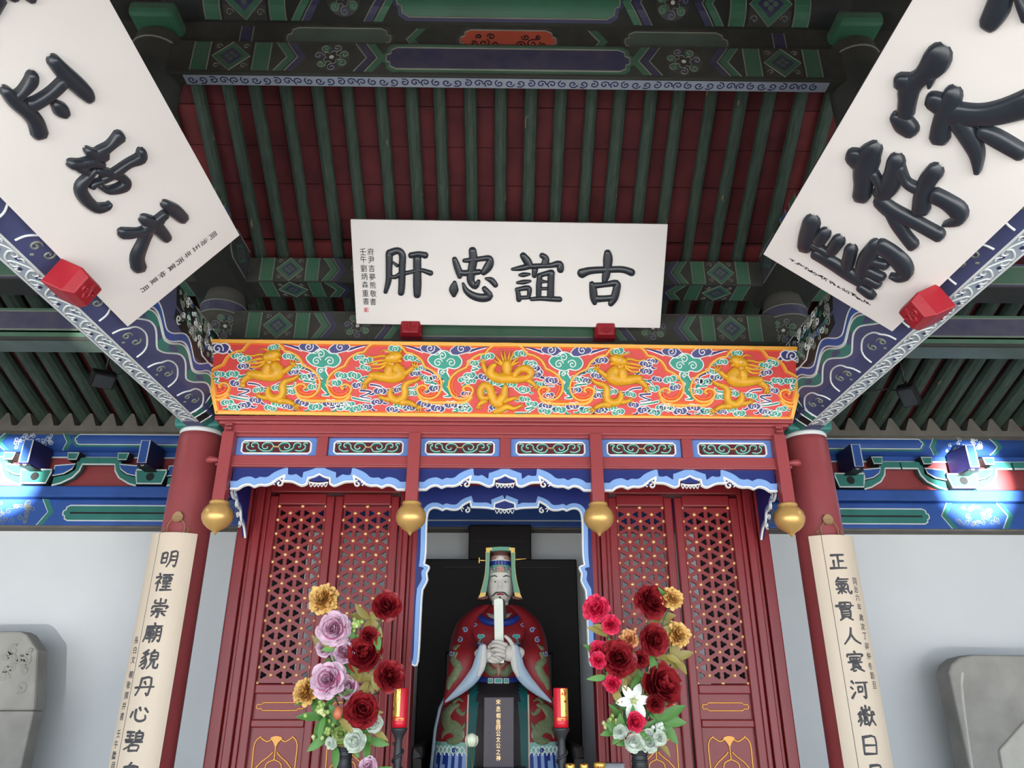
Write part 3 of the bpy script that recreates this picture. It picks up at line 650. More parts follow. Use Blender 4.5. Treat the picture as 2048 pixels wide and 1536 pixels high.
# ---------------------------------------------------------------- lettering helpers
_TXT = {}
def glyph(ch):
    """outline of one printed character, unit height, centred"""
    if ch not in _TXT:
        c = bpy.data.curves.new('g', 'FONT'); c.body = ch; c.size = 1.0; c.resolution_u = 2; c.offset = .006
        o = bpy.data.objects.new('g', c); COL.objects.link(o)
        dg = bpy.context.evaluated_depsgraph_get(); me = bpy.data.meshes.new_from_object(o.evaluated_get(dg))
        vs = [(v.co.x, v.co.y) for v in me.vertices]; fs = [tuple(p.vertices) for p in me.polygons]
        if vs:
            cx = (min(v[0] for v in vs) + max(v[0] for v in vs)) / 2; cy = (min(v[1] for v in vs) + max(v[1] for v in vs)) / 2
            k = 1.0 / max(.55, max(v[1] for v in vs) - min(v[1] for v in vs), max(v[0] for v in vs) - min(v[0] for v in vs))
            vs = [((a - cx) * k, (b - cy) * k) for a, b in vs]
        _TXT[ch] = (vs, fs); bpy.data.objects.remove(o); bpy.data.meshes.remove(me); bpy.data.curves.remove(c)
    return _TXT[ch]
def put_glyph(mb, ch, S, cx, cy, size, h, m, sx=.9):
    vs, fs = glyph(ch); mb.add([S(cx + a * size * sx, cy + b * size, h) for a, b in vs], fs, m)
def zpts(rows, ox, oy, sc): return [(ox + x / sc, oy + y / sc, w / sc) for x, y, w in rows]
def S_(txt):
    """'x,y,w x,y,w | ...' -> list of strokes"""
    return [[tuple(float(q) for q in p.split(',')) for p in st.split()] for st in txt.split('|')]
def big_char(root, name, txt, ox, oy, sc, fr, h=.022, wf=1.17):
    mb = MB()
    for st in S_(txt):
        P = zpts(st, ox, oy, sc); P = [(a, b, w * wf) for a, b, w in P]
        mb.stroke(P, fr, h, 'ink', n=4, px=fr.px, flat_=True)
    o = mb.build(name, root, smooth=True); return o
HAND = {
'明': '12,20 12,70|12,20 38,18 38,70|12,44 38,43|12,70 38,68|58,12 57,60 45,92|58,12 88,10 88,88 78,82|58,35 88,34|58,55 88,54',
'正': '15,15 85,12|50,15 50,85|52,48 80,46|25,45 25,85|5,88 95,85', '人': '48,10 40,50 8,90|45,40 65,70 95,88',
'日': '20,10 20,90|20,12 80,10 80,90|20,50 80,49|20,88 80,87', '丹': '28,10 26,60 10,92|28,12 75,10 75,90 62,82|46,28 54,40|3,55 97,50',
'心': '15,45 8,70|30,35 35,75 60,88 84,80 80,62|48,25 55,40|75,28 92,48',
'河': '15,10 25,22|8,38 18,48|10,90 28,62|35,18 97,15|45,38 45,62|45,38 65,37 65,60|45,61 65,60|82,16 82,90 70,82',
'氣': '28,5 12,30|25,15 85,13|22,28 75,26|15,42 72,40 76,75 92,92 96,75|40,48 40,92|22,52 30,60|60,48 50,60|12,68 68,66|40,68 18,90|42,70 62,86',
'貫': '25,8 22,35|25,8 80,7 76,35|3,24 97,22|50,8 48,36|22,36 76,35|28,45 28,82|28,45 74,44 74,82|28,57 74,56|28,70 74,69|28,82 74,81|38,84 18,98|60,84 84,98',
'寰': '50,1 53,10|12,16 10,28|12,16 90,14 84,26|25,30 25,44|25,30 75,29 75,44|42,30 42,44|58,30 58,44|25,44 75,43|13,54 87,52|35,62 35,74|35,62 65,61 65,74|35,74 65,73|48,74 20,92|35,82 35,98 48,92|55,78 92,97|75,76 62,84',
'嶽': '50,1 50,20|30,8 30,20 70,19|70,7 70,20|22,28 8,42|24,36 12,56|15,48 22,70 12,94|18,62 6,76|34,30 54,29|30,40 58,39|36,50 54,49|36,60 54,59|36,70 36,86|36,70 54,69 54,86|36,86 54,85|60,45 97,42|78,28 76,60 58,94|76,60 97,92|88,28 94,36',
'崇': '50,1 50,24|24,8 24,25 76,24|76,7 76,25|50,30 53,38|14,42 10,54|14,42 90,40 84,52|32,56 68,55|13,68 87,66|50,68 50,97 42,92|30,76 15,90|68,76 86,88',
'禋': '22,4 28,14|8,24 38,22 8,56|24,40 24,94|28,44 38,54|46,10 94,8|62,10 61,24|77,10 77,24|50,24 50,45|50,24 88,23 88,44|62,24 62,44|77,24 77,44|50,45 88,44|50,58 90,56|70,46 70,88|52,72 88,70|42,90 98,88',
'廟': '52,1 56,12|15,17 94,14|17,17 15,60 4,94|24,28 58,26|34,20 34,36|48,20 48,36|28,42 28,64|28,42 54,41 54,64|28,53 54,52|28,64 54,63|22,76 60,74|41,64 41,97|68,28 66,70 58,94|68,28 90,27 90,92 82,86|68,45 90,44|68,62 90,61',
'貌': '38,4 12,22|18,18 24,28|32,16 28,28|42,22 10,46|24,34 36,60 30,94 20,90|30,50 8,66|33,62 4,84|70,4 60,18|56,20 56,50|56,20 88,18 88,50|56,34 88,33|56,50 88,49|64,50 60,75 46,94|78,50 78,84 86,92 97,90 98,74',
'碧': '10,12 46,10|12,28 44,26|28,12 28,44|6,46 48,43|70,3 62,14|58,16 58,46|58,16 88,15 88,46|58,31 88,30|58,46 88,45|10,56 92,54|48,56 36,72 8,88|34,72 34,97|34,72 78,71 76,97|34,95 76,94',
'星': '25,5 25,40|25,6 75,5 75,40|25,22 75,21|25,40 75,39|28,48 16,64|20,60 82,58|50,46 50,90|22,74 78,72|6,92 96,90',
'血': '50,3 40,15|18,22 18,85|18,22 82,21 82,85|40,22 40,85|60,22 60,85|4,88 96,86',
'有': '8,26 92,22|48,2 36,40 6,72|36,44 36,96|36,44 78,42 78,96 66,90|36,60 78,59|36,74 78,73'}
def hand_char(ch, S, cx, cy, size, w, h, m, rng, sx=1.0):
    mb = MB()
    for st in HAND[ch].split('|'):
        P = [tuple(float(q) for q in p.split(',')) for p in st.split()]; k = len(P); Q = []
        for i, (x, y) in enumerate(P):
            f = i / (k - 1); ww = w * (1.15 - .35 * f) * rng.uniform(.85, 1.2)
            Q.append((cx + ((x - 50) / 100 + rng.uniform(-.012, .012) - .04 * (50 - y) / 100 * -1) * size * sx, cy + ((50 - y) / 100 + rng.uniform(-.012, .012)) * size, ww))
        mb.stroke(Q, S, h, m, n=3)
    return mb
def plaque(label, fr, L, H, loc, th=.035):
    t = thing('calligraphy_plaque', label, 'plaque', loc, 'calligraphy plaques')
    b = MB(); P = [(0, 0), (L, 0), (L, H), (0, H)]
    b.prism(P, fr, -th, 0, 'plaque_cream'); b.add([fr(a, c, -th) for a, c in P], [(0, 1, 2, 3)], 'plaque_cream'); b.build('board', t, bevel=.004)
    return t
# centre plaque ------------------------------------------------------------
cuy = Vector((0, -.46, .517)); FC = Frame((-1.007, 4.50, 3.958), (1, 0, -.007), cuy)
pc = plaque('cream plaque in the middle with four large black characters facing the viewer', FC, 2.052, cuy.length, (0, 4.5, 3.96))
A = (700, 430, 6.145); B = (1010, 430, 6.145)
big_char(pc, 'character', '488,470,80 485,650,72 478,800,66 440,945,45|485,470,85 590,435,75 648,490,75 645,650,75 640,850,75 630,960,68|535,575,22 590,620,36|500,748,40 560,758,48 615,722,50|750,492,68 850,472,58 935,492,75|680,712,48 780,690,44 880,672,44 1000,710,60|830,520,88 830,700,88 830,850,92 828,985,76', *A, FC)
big_char(pc, 'character', '1288,530,55 1318,620,75 1345,700,75 1352,755,50|1405,552,45 1500,545,58 1620,528,58 1715,522,66 1722,585,90 1685,650,90 1640,705,60|1350,702,66 1450,705,68 1600,688,60|1510,420,82 1520,540,92 1502,650,88 1488,740,88 1492,815,80 1545,868,66 1585,800,40|1290,815,40 1278,910,105 1280,985,45|1392,830,28 1430,920,62 1520,985,84 1630,1010,92 1715,985,84 1650,890,55|1670,768,26 1740,792,66 1795,855,58', *A, FC)
big_char(pc, 'character', '222,480,70 280,560,92 320,625,60|90,655,32 200,640,62 330,612,62|330,618,60 430,612,56 560,606,54 672,590,80 685,668,72|455,482,62 505,520,72 495,600,88|372,655,68 362,740,52|178,725,28 230,722,52 305,712,28|150,820,28 230,812,52 315,797,28|145,895,40 165,960,54 172,1035,56|160,902,46 290,885,58 300,955,48 285,1005,40|185,1004,42 290,1000,42|432,725,58 420,850,64 415,1000,58|440,722,50 555,695,62|572,690,76 565,850,76 562,1005,80|440,800,50 512,805,26|440,890,36 520,890,36|322,1022,42 430,1012,48 560,1016,58 680,1022,58', *B, FC)
big_char(pc, 'character', '1265,440,74 1270,520,104 1260,640,90 1242,735,84 1222,800,56|940,705,105 1050,668,80 1260,655,72 1450,652,74 1565,690,84|1068,822,56 1085,900,84 1095,1005,84 1104,1070,50|1100,852,66 1230,838,58 1370,822,78 1372,900,84 1342,1005,84 1295,1080,56|1110,1015,78 1220,1010,68 1330,1000,68', *B, FC)
for txt, xs in (('府尹吉夢熊敬書', [(258, 450), (265, 550), (270, 655), (278, 760), (284, 860), (288, 965), (285, 1065)]), ('壬午劉炳森重書', [(163, 450), (168, 545), (172, 655), (180, 755), (188, 855), (192, 960), (198, 1060)])):
    mb = MB()
    for ch, (x, y) in zip(txt, xs): a, c = FC.px(A[0] + x / A[2], A[1] + y / A[2]); put_glyph(mb, ch, FC, a, c, .046, .0015, 'ink_flat')
    o = mb.build('small_inscription', pc); o['kind'] = 'stuff'
mat('seal_pink', (214, 120, 128), .6, chip=((236, 200, 200), 60, .5))
a, c = FC.px(A[0] + 202 / A[2], A[1] + 1165 / A[2]); mb = MB(); mb.fill([(a - .016, c - .016), (a + .016, c - .016), (a + .016, c + .016), (a - .016, c + .016)], FC, .0015, 'seal_pink'); mb.build('red_seal', pc)
# left plaque --------------------------------------------------------------
luy = Vector((.464, 0, .533)); FL = Frame((-1.84, 1.18, 3.285), (0, 1, 0), luy)
pl = plaque('cream plaque leaning out from the left beam, characters stacked towards the shrine', FL, 3.266 - 1.18, luy.length, (-1.84, 2.2, 3.28))
A = (0, 80, 6.983); B = (120, 230, 4.654)
big_char(pl, 'character', '720,260,160 870,430,195 1050,600,205 1170,720,190 1225,800,140|860,570,150 700,720,150 520,840,155 390,900,170|745,870,110 830,955,185 890,1010,130|430,470,140 405,570,165 290,700,130 200,770,130|40,680,130 200,840,190 370,985,195 480,1120,195 535,1290,205', *A, FL, .028)
big_char(pl, 'character', '542,185,104 450,270,72 350,345,100 290,420,60|238,310,60 300,355,100 400,360,110|85,440,78 180,455,100 270,425,80 380,445,60|150,480,60 240,515,70|745,320,66 735,390,92 620,440,66 500,525,72 380,590,60|320,500,50 430,525,70 530,560,60 595,600,80 575,655,85 440,688,60 350,640,46|390,590,36 300,625,50 275,655,46|308,490,40 250,560,62 182,655,96 212,750,108 320,850,86 415,838,56 450,805,22', *B, FL, .028)
big_char(pl, 'character', '965,820,76 1060,885,112 1135,950,100|770,960,92 860,1010,120 935,1080,104 980,1135,88|965,910,62 880,985,76 790,1060,90|930,960,50 830,1040,80 735,1075,62 640,1090,84 565,1090,88|800,1080,90 760,1180,86 710,1310,110 725,1410,122', *B, FL, .028)
cy_ = FL.px(95, 180); cb_ = FL.px(222, 345); step = (cy_[0] - cb_[0])
rr = random.Random(4)
hand_char('氣', FL, cy_[0] + step * .93, .36, .34, .042, .028, 'ink', rr).build('character', pl, smooth=True)
mb = MB()
for ch, (x, y) in zip('同治五年丙寅仲夏月', [(1245, 60), (1195, 97), (1148, 132), (1098, 172), (1050, 212), (1005, 246), (947, 290), (900, 326), (845, 370)]):
    a, c = FL.px(x / 2.926, 450 + y / 2.926); put_glyph(mb, ch, FL, a, c, .040, .0015, 'ink_flat')
mb.build('small_inscription', pl)['kind'] = 'stuff'
# right plaque -------------------------------------------------------------
ruy = Vector((-.564, 0, .428)); FR = Frame((1.84, 3.171, 3.241), (0, -1, 0), ruy)
pr2 = plaque('cream plaque leaning out from the right beam, thick brush characters stacked towards the shrine', FR, 3.171 - 1.1, ruy.length, (1.84, 2.2, 3.24))
A = (1760, 0, 4.042); B = (1580, 260, 4.042)
big_char(pr2, 'character', '490,430,190 440,510,200 340,610,130 250,690,160 230,800,130 215,910,120|165,645,115 240,650,120|125,925,70 190,980,140 265,1040,120|425,600,80 420,680,26|600,745,140 560,850,160 505,1000,140 490,1100,150|425,795,120 500,830,150|560,905,170 800,920,150 1000,890,165 1220,820,200|640,970,130 720,1080,140 790,1220,115 800,1370,50|830,1045,90 950,1105,120 1150,1220,115', *A, FR, .030)
big_char(pr2, 'character', '690,140,125 640,210,180 610,330,165 600,430,135 585,525,130|505,195,110 560,225,150|690,340,60 735,430,64 750,500,80|865,235,130 845,340,140 800,450,150 730,500,120|900,290,70 950,405,60 1030,455,72|1185,320,128 1115,405,130 1072,520,118 1068,630,132|1175,515,105 1280,570,108 1375,650,130 1365,715,80 1250,742,18|725,555,90 830,640,104 1000,720,88 1220,840,90|810,650,60 870,735,92 940,840,82 1005,920,84', *B, FR, .030)
big_char(pr2, 'character', '180,735,128 150,850,130 130,935,112|290,825,92 235,890,100|400,885,100 345,960,92|205,985,64 350,1065,80 480,1150,84 580,1212,72|500,955,94 472,1080,90 470,1130,62|190,905,36 325,990,50|700,925,110 620,1040,124 590,1150,104|735,925,100 830,990,112 920,1080,122 950,1148,90 890,1180,56 820,1158,18|680,1050,50 785,1082,60|640,1120,50 755,1182,58|620,1190,60 725,1240,50|570,1252,50 650,1310,60 690,1332,30', *B, FR, .030)
big_char(pr2, 'character', '1010,-120,150 960,50,180 890,175,150|1125,-60,60 1165,40,80 1210,120,110|700,-150,150 1000,-190,160 1300,-230,160', *A, FR, .030)
mb = MB(); rr = random.Random(9)
for k in range(17):
    f = k / 16; u, v = 1583 + (1735 - 1583) * f, 520 + (606 - 520) * f; a, c = FR.px(u, v)
    for j in range(3):
        q = [(a + rr.uniform(-.010, .010), c + rr.uniform(-.014, .014), rr.uniform(.0015, .005)) for _ in range(3)]; mb.stroke(q, FR, .0015, 'ink_flat', n=3)
mb.build('small_inscription', pr2)['kind'] = 'stuff'
# red support blocks -------------------------------------------------------
def block(c, e1, e2, e3, label):
    """carved block with chamfered face: e1 along the beam, e2 up the face, e3 outwards"""
    c, e1, e2, e3 = Vector(c), Vector(e1), Vector(e2), Vector(e3); t = thing('plaque_support', label, 'support block', tuple(c), 'red plaque supports')
    b = MB(); R0 = [c + e1 * i + e2 * j - e3 for i, j in ((-1, -1), (1, -1), (1, 1), (-1, 1))]; R1 = [c + e1 * i + e2 * j + e3 * .45 for i, j in ((-1, -1), (1, -1), (1, 1), (-1, 1))]; R2 = [c + e1 * i * .72 + e2 * (j * .72) + e3 for i, j in ((-1, -1), (1, -1), (1, 1), (-1, 1))]
    b.loft([R0, R1, R2], 'block_red'); b.build('block_body', t, bevel=.006)
    S = Frame(c + e3, e1, e2, e3); b = MB(); a = e1.length * .62; h = e2.length * .55
    for sx in (-1, 1): b.ribbon(spiral(sx * a * .5, 0, min(a * .42, h), 0, 1.4 * sx, 14), .010, S, .006, 'block_red'); b.ribbon(cr([(sx * a * .1, -h), (sx * a * .3, -h * .4), (sx * a * .15, h * .3), (0, h)], 4), .009, S, .006, 'block_red')
    b.build('carved_scroll', t, smooth=True); return t
for u, v, nm in ((822, 658, 'left'), (1210, 662, 'right')):
    p = onY(u, v, 4.53); block((p.x, 4.545, p.z), (.072, 0, 0), (0, -.012, .052), (0, -.07, -.012), 'small red carved block under the %s end of the middle plaque' % nm)
for fr, u, v, nm, sx in ((FL, 150, 566, 'left', -1), (FR, 1848, 614, 'right', 1)):
    p = onX(u, v, sx * 1.80)
    block((sx * 1.80, p.y, p.z - .01), (0, .075, 0), (-sx * .03, 0, .055), (-sx * .065, 0, -.03), 'red faceted block holding the %s plaque on its beam' % nm)
# couplet boards on the columns -------------------------------------------
def couplet(sx, chars, pxs, small, spx, label):
    t = thing('couplet_board', label, 'couplet board', (sx * 2, YC, .5), 'couplet boards on the columns')
    R_, T_ = .205, .016; z0, z1 = .5, 2.552; N_ = 16; h = radians(42); xc = sx * 2.0
    b = MB(); rings = []
    for z in (z0, z1):
        rings.append([(xc + R_ * sin(-h + 2 * h * i / N_), YC - R_ * cos(-h + 2 * h * i / N_), z) for i in range(N_ + 1)] + [(xc + (R_ - T_) * sin(h - 2 * h * i / N_), YC - (R_ - T_) * cos(h - 2 * h * i / N_), z) for i in range(N_ + 1)])
    b.loft(rings, 'couplet_cream'); b.build('curved_board', t)
    S = lambda a, z, hh=0: Vector((xc + (R_ + hh) * sin(a / R_), YC - (R_ + hh) * cos(a / R_), z))
    def to(u, v):
        y = YC - R_
        for _ in range(6):
            p = onY(u, v, y); q = max(-.6, min(.6, (p.x - xc) / R_)); y = YC - R_ * cos(math.asin(q))
        return R_ * math.asin(q), p.z
    rng = random.Random(21 + sx)
    for ch, (u, v) in zip(chars, pxs):
        a, z = to(u, v); hand_char(ch, S, a, z, .108, .0115, .004, 'couplet_ink', rng).build('character', t, smooth=True)
    mb = MB()
    for ch, (u, v) in zip(small, spx): a, z = to(u, v); put_glyph(mb, ch, S, a, z, .040, .0015, 'couplet_ink', .8)
    mb.build('small_inscription', t)['kind'] = 'stuff'
    # board seam and the nailed wire hanger
    mb = MB(); mb.ribbon([(sx * -.0 - .075, z0), (-.075, z1)], .003, S, .001, 'dark_wood2'); mb.build('board_seam', t)
    C2 = lambda a, z, hh=0: Vector((sx * 2 + (.149 + hh) * sin(a / .149), YC - (.149 + hh) * cos(a / .149), z))
    mb = MB(); zz = z1 + .10
    mb.prism([(-.028, zz - .015), (-.03, zz + .01), (-.012, zz + .035), (.012, zz + .035), (.03, zz + .01), (.028, zz - .015), (.012, zz - .028), (-.012, zz - .028)], C2, .012, .016, 'tin'); mb.build('hanger_tab', t)
    mb = MB()
    for sg in (-1, 1): mb.tube([C2(a, z, .014) for a, z in cr([(sg * .02, zz - .01), (sg * .04, zz - .03), (sg * .05, zz - .055), (sg * .048, z1 - .005), (sg * .062, z1 + .012), (sg * .072, z1 + .03), (sg * .06, z1 + .04)], 4)], .0035, 'tin', n=5)
    mb.build('hanger_wire', t, smooth=True)
lz = lambda rows: [(x / 2.146, 820 + y / 2.146) for x, y in rows]
rz = lambda rows: [(1548 + x / 2.146, 820 + y / 2.146) for x, y in rows]
couplet(-1, '明禋崇廟貌丹心碧血', lz([(725, 640), (700, 740), (683, 850), (655, 957), (640, 1070), (620, 1187), (598, 1300), (573, 1420), (555, 1560)]), '長白文轄敬撰并書壬午臘月', lz([(586, 988), (580, 1030), (572, 1072), (563, 1135), (552, 1180), (543, 1225), (533, 1270), (524, 1315), (510, 1388), (498, 1435), (490, 1482), (484, 1528)]), 'long cream couplet board with black characters hung on the left red column')
couplet(1, '正氣貫人寰河嶽日星', rz([(275, 650), (297, 755), (308, 862), (335, 970), (350, 1080), (367, 1200), (398, 1315), (412, 1440), (440, 1570)]), '同治六年歲次丁卯仲冬穀旦', rz([(346, 735), (351, 770), (358, 805), (366, 845), (374, 890), (381, 930), (389, 970), (398, 1013), (406, 1055), (413, 1100), (422, 1140), (430, 1180)]), 'long cream couplet board with black characters hung on the right red column')
# ---------------------------------------------------------------- dragon fascia board
ID = lambda a, b, h=0: Vector((a, b, h))
def rooted(name, label, cat, fr, group=None):
    t = thing(name, label, cat, tuple(fr.o), group); t['_o'] = (0, 0, 0)
    t.rotation_euler = Matrix((fr.ux, fr.uy, fr.n)).transposed().to_euler(); return t
FF = Frame((0, 4.38, 3.245), (1, 0, -.006), (0, -.16, .44)); FH = .468; WB, WT = 1.797, 1.914
ff = rooted('dragon_fascia', 'red fascia board with five gold dragons among clouds crowning the shrine', 'fascia board', FF)
def off(path, d):
    out = []
    for i, p in enumerate(path):
        a, b = path[max(i - 1, 0)], path[min(i + 1, len(path) - 1)]; dx, dy = b[0] - a[0], b[1] - a[1]; l = math.hypot(dx, dy) or 1
        out.append((p[0] - dy / l * d, p[1] + dx / l * d))
    return out
mb = MB(); TR = [(-WB, 0), (WB, 0), (WT, FH), (-WT, FH)]; mb.prism(TR, ID, -.03, 0, 'fascia_red'); mb.add([ID(a, b, -.03) for a, b in TR], [(0, 1, 2, 3)], 'fascia_red'); mb.build('board', ff)
def strip(b, path, d, S, h, m, k=5):
    N_ = []
    for i, p in enumerate(path):
        a, c = path[max(i - 1, 0)], path[min(i + 1, len(path) - 1)]; l = math.hypot(c[0] - a[0], c[1] - a[1]) or 1; N_.append((-(c[1] - a[1]) / l, (c[0] - a[0]) / l))
    Q = []
    for i, p in enumerate(path):
        w = N_[max(0, i - k):i + k + 1]; nx, ny = sum(q[0] for q in w), sum(q[1] for q in w); l = math.hypot(nx, ny) or 1; Q.append((p[0] + nx / l * d, p[1] + ny / l * d))
    n = len(path); b.add([S(*p, h) for p in path] + [S(*p, h) for p in Q], [(i, i + 1, n + i + 1, n + i) for i in range(n - 1)], m)
def edge_strip(p, q, w, m, nm, h=.014, d=0):
    (x0, y0), (x1, y1) = p, q; dx, dy = x1 - x0, y1 - y0; l = math.hypot(dx, dy); nx, ny = -dy / l, dx / l
    P = [(x0 + nx * d, y0 + ny * d), (x1 + nx * d, y1 + ny * d), (x1 + nx * (w + d), y1 + ny * (w + d)), (x0 + nx * (w + d), y0 + ny * (w + d))]
    mb = MB(); mb.prism(P, ID, 0, h, m); mb.build(nm, ff, bevel=.003)
for i in range(4):
    edge_strip(TR[i], TR[(i + 1) % 4], .024, 'fascia_gold', 'gold_border'); edge_strip(TR[i], TR[(i + 1) % 4], .009, 'fascia_orange', 'orange_border', .006, .024)
zf = lambda x, y, o=(380, 660, 6.4): FF.px(o[0] + x / o[2], o[1] + y / o[2])
c1x = zf(950, 160)[0]; AC = [c1x + k * (-2 * c1x) / 4 for k in range(5)]; UN = 1 / 6.4 * (zf(1590, 600)[0] - zf(950, 600)[0]) / 100.0
def rel(x, y, o=(380, 660, 6.4), c=None): a, b = zf(x, y, o); return (a - (c1x if c is None else c), b)
segs = [[(950, 160), (1060, 165), (1150, 205), (1215, 285)], [(1215, 288), (1300, 305), (1400, 370), (1455, 470)], [(1458, 472), (1570, 530), (1650, 620), (1665, 720), (1630, 810), (1560, 865), (1460, 870), (1385, 830), (1355, 765), (1375, 725), (1430, 705), (1475, 725), (1480, 755), (1450, 768)]]
half = []
for s_ in segs: half += cr([rel(*p) for p in s_], 5)
half_in = []
for s_ in segs[:2]: half_in += off(cr([rel(*p) for p in s_], 5), -.018)
curl = cr([rel(*p) for p in segs[2]], 5); curl_in = off(curl[8:-12], -.020)
for k, c in enumerate(AC):
    for sg in (1, -1):
        lim = lambda p: abs(p[0]) < WB + (WT - WB) * p[1] / FH - .02
        P = [(c + sg * a, b) for a, b in half]; P = [p for p in P if lim(p)]
        mb = MB(); mb.ribbon(P, .021, ID, .018, 'fascia_gold'); mb.build('gold_arch', ff)
        P = [(c + sg * a, b) for a, b in curl_in]; P = [p for p in P if lim(p)]
        mb = MB(); mb.ribbon(P, .016, ID, .009, 'fascia_orange'); mb.build('orange_arch', ff)
    if k < 4:
        f1 = cr([rel(*p) for p in [(1368, 830), (1400, 880), (1460, 915), (1560, 922), (1710, 922)]], 4); m_ = (AC[k] + AC[k + 1]) / 2
        P = [(c + a, b) for a, b in f1]; P = P + [(2 * m_ - a, b) for a, b in reversed(P[:-1])]
        mb = MB(); mb.ribbon(P, .026, ID, .013, 'fascia_gold'); mb.build('gold_foot', ff); mb = MB(); mb.ribbon(off(P, .02), .012, ID, .008, 'fascia_orange'); mb.build('orange_foot', ff)
    else:
        for sg, cc in ((1, AC[4]), (-1, AC[0])):
            P = [(cc + sg * a, b) for a, b in cr([rel(*p) for p in [(1368, 830), (1400, 880), (1460, 915), (1560, 922)]], 4)]; mb = MB(); mb.ribbon(P, .026, ID, .013, 'fascia_gold'); mb.build('gold_foot', ff)
# clouds ------------------------------------------------------------------
def cloud_mesh(col, mirror=1):
    mb = MB(); P = cr([(-1, -.05), (-.85, .42), (-.35, .72), (.15, .62), (.6, .72), (1.0, .35), (.9, -.18), (.45, -.5), (-.1, -.38), (-.6, -.52)], 4, closed=True); s = .044
    P = [(a * s * mirror, b * s * .8) for a, b in P]
    mb.prism(P, ID, 0, .007, col); mb.ribbon(P, .0072, ID, .012, 'paint_white', closed=True, h0=.002)
    mb.ribbon([(a * mirror, b) for a, b in spiral(-.004, .002, .024, -.4, 1.35, 16)], .0062, ID, .013, 'paint_white', h0=.005)
    T = [(s * .9 * mirror, -.006, .016), (s * 1.3 * mirror, -.018, .011), (s * 1.7 * mirror, -.012, .004)]
    mb.stroke([(a, b, w + .008) for a, b, w in T], ID, .006, 'paint_white', n=3); mb.stroke(T, ID, .010, col, n=3)
    return mb
protos = {}
for col in ('cloud_green', 'cloud_navy'):
    for mi in (1, -1): protos[col, mi] = cloud_mesh(col, mi)
pmesh = {}
ARC = [(c + sg * a, b) for c in AC for sg in (1, -1) for a, b in half]
def put_cloud(x, y, col, mi, sc=1.0, rot=0):
    if min((x - a) ** 2 + (y - b) ** 2 for a, b in ARC) < (.026 * sc) ** 2: return
    if abs(x) > WB + (WT - WB) * y / FH - .045 or y < .04: return
    key = (col, mi)
    if key not in pmesh: o = protos[key].build('cloud', ff); pmesh[key] = o; o.location = (x, y, 0); o.scale = (sc, sc, 1); o.rotation_euler = (0, 0, rot); return
    dupe(pmesh[key], ff, (x, y, 0), (0, 0, rot), (sc, sc, 1))
G_, N_c = 'cloud_green', 'cloud_navy'
side = [(610, 360, 0), (490, 430, 0), (700, 400, 0), (400, 510, 1), (690, 490, 1), (380, 590, 0), (545, 590, 0), (375, 780, 1), (735, 262, 0), (870, 192, 0), (1270, 360, 0), (1365, 370, 0), (1400, 490, 0), (1470, 620, 0), (1585, 610, 1), (1590, 750, 0), (1120, 765, 0), (880, 790, 0), (840, 925, 1), (700, 990, 1), (570, 1015, 0), (480, 955, 0), (375, 965, 0), (1130, 975, 0), (1030, 1020, 0), (1290, 810, 0), (600, 715, 1), (1075, 245, 0), (300, 690, 0), (1330, 560, 1), (1250, 1000, 1)]
front = [(200, 450, 0), (150, 650, 0), (380, 680, 1), (60, 710, 0), (170, 740, 0), (560, 760, 0), (790, 780, 0), (420, 890, 0), (1110, 460, 0), (1190, 640, 1), (1440, 720, 1), (1250, 780, 0), (1390, 960, 1), (1020, 1020, 0), (1130, 1090, 0), (330, 1200, 1), (730, 1235, 0), (1330, 1200, 0), (960, 300, 0), (440, 350, 0), (60, 1130, 0), (100, 940, 1), (1170, 520, 1), (560, 1150, 1), (1010, 860, 0)]
R = random.Random(8)
for k in (0, 1, 3, 4):
    sg = 1 if k < 2 else -1
    for x, y, q in side:
        a, b = rel(x, y); qq = q if k % 2 == 0 else (q if R.random() < .7 else 1 - q); put_cloud(AC[k] + sg * a, b, (G_, N_c)[qq], sg * R.choice((1, 1, -1)), R.uniform(.78, 1.0), R.uniform(-.25, .25))
for x, y, q in front:
    a, b = zf(x, y, (920, 670, 7.877)); put_cloud(a, b, (G_, N_c)[q], R.choice((1, -1)), R.uniform(.75, .98), R.uniform(-.25, .25))
for k in range(4):
    m_ = (AC[k] + AC[k + 1]) / 2
    for j, (dx, q) in enumerate(((-.13, 1), (-.045, 1 if k % 2 else 0), (.04, 1), (.125, 0))): put_cloud(m_ + dx, .062 + .012 * (-1) ** j, (G_, N_c)[q], R.choice((1, -1)), 1.02, R.uniform(-.1, .1))
for sg in (-1, 1):
    e = AC[0] if sg < 0 else AC[4]
    put_cloud(sg * 1.79, .405, N_c, -sg, 1.5); put_cloud(sg * 1.80, .325, G_, -sg, 1.7); put_cloud(sg * 1.72, .39, N_c, sg, .9)
# wavy strands
for k in (0, 1, 3, 4):
    sg = 1 if k < 2 else -1
    for path, q in (([(275, 655), (360, 640), (330, 690), (420, 705)], 0), ([(620, 775), (760, 790), (690, 830), (620, 855), (750, 875)], 1), ([(750, 700), (860, 715), (980, 765), (1160, 690)], 1), ([(1220, 745), (1320, 735), (1345, 690)], 0), ([(1460, 665), (1600, 685), (1540, 725), (1600, 745)], 0), ([(720, 600), (640, 620), (600, 660)], 0), ([(1450, 500), (1540, 540), (1575, 590)], 1), ([(520, 870), (650, 900), (760, 915)], 0)):
        P = [(AC[k] + sg * rel(*p)[0], rel(*p)[1]) for p in path]; n_ = len(P); ws = [.012 - .006 * i / (n_ - 1) for i in range(n_)]
        mb = MB(); mb.stroke([(a, b, w + .010) for (a, b), w in zip(P, ws)], ID, .005, 'paint_white', n=5); mb.stroke([(a, b, w) for (a, b), w in zip(P, ws)], ID, .009, (G_, N_c)[q], n=5); mb.build('cloud_strand', ff, smooth=True)
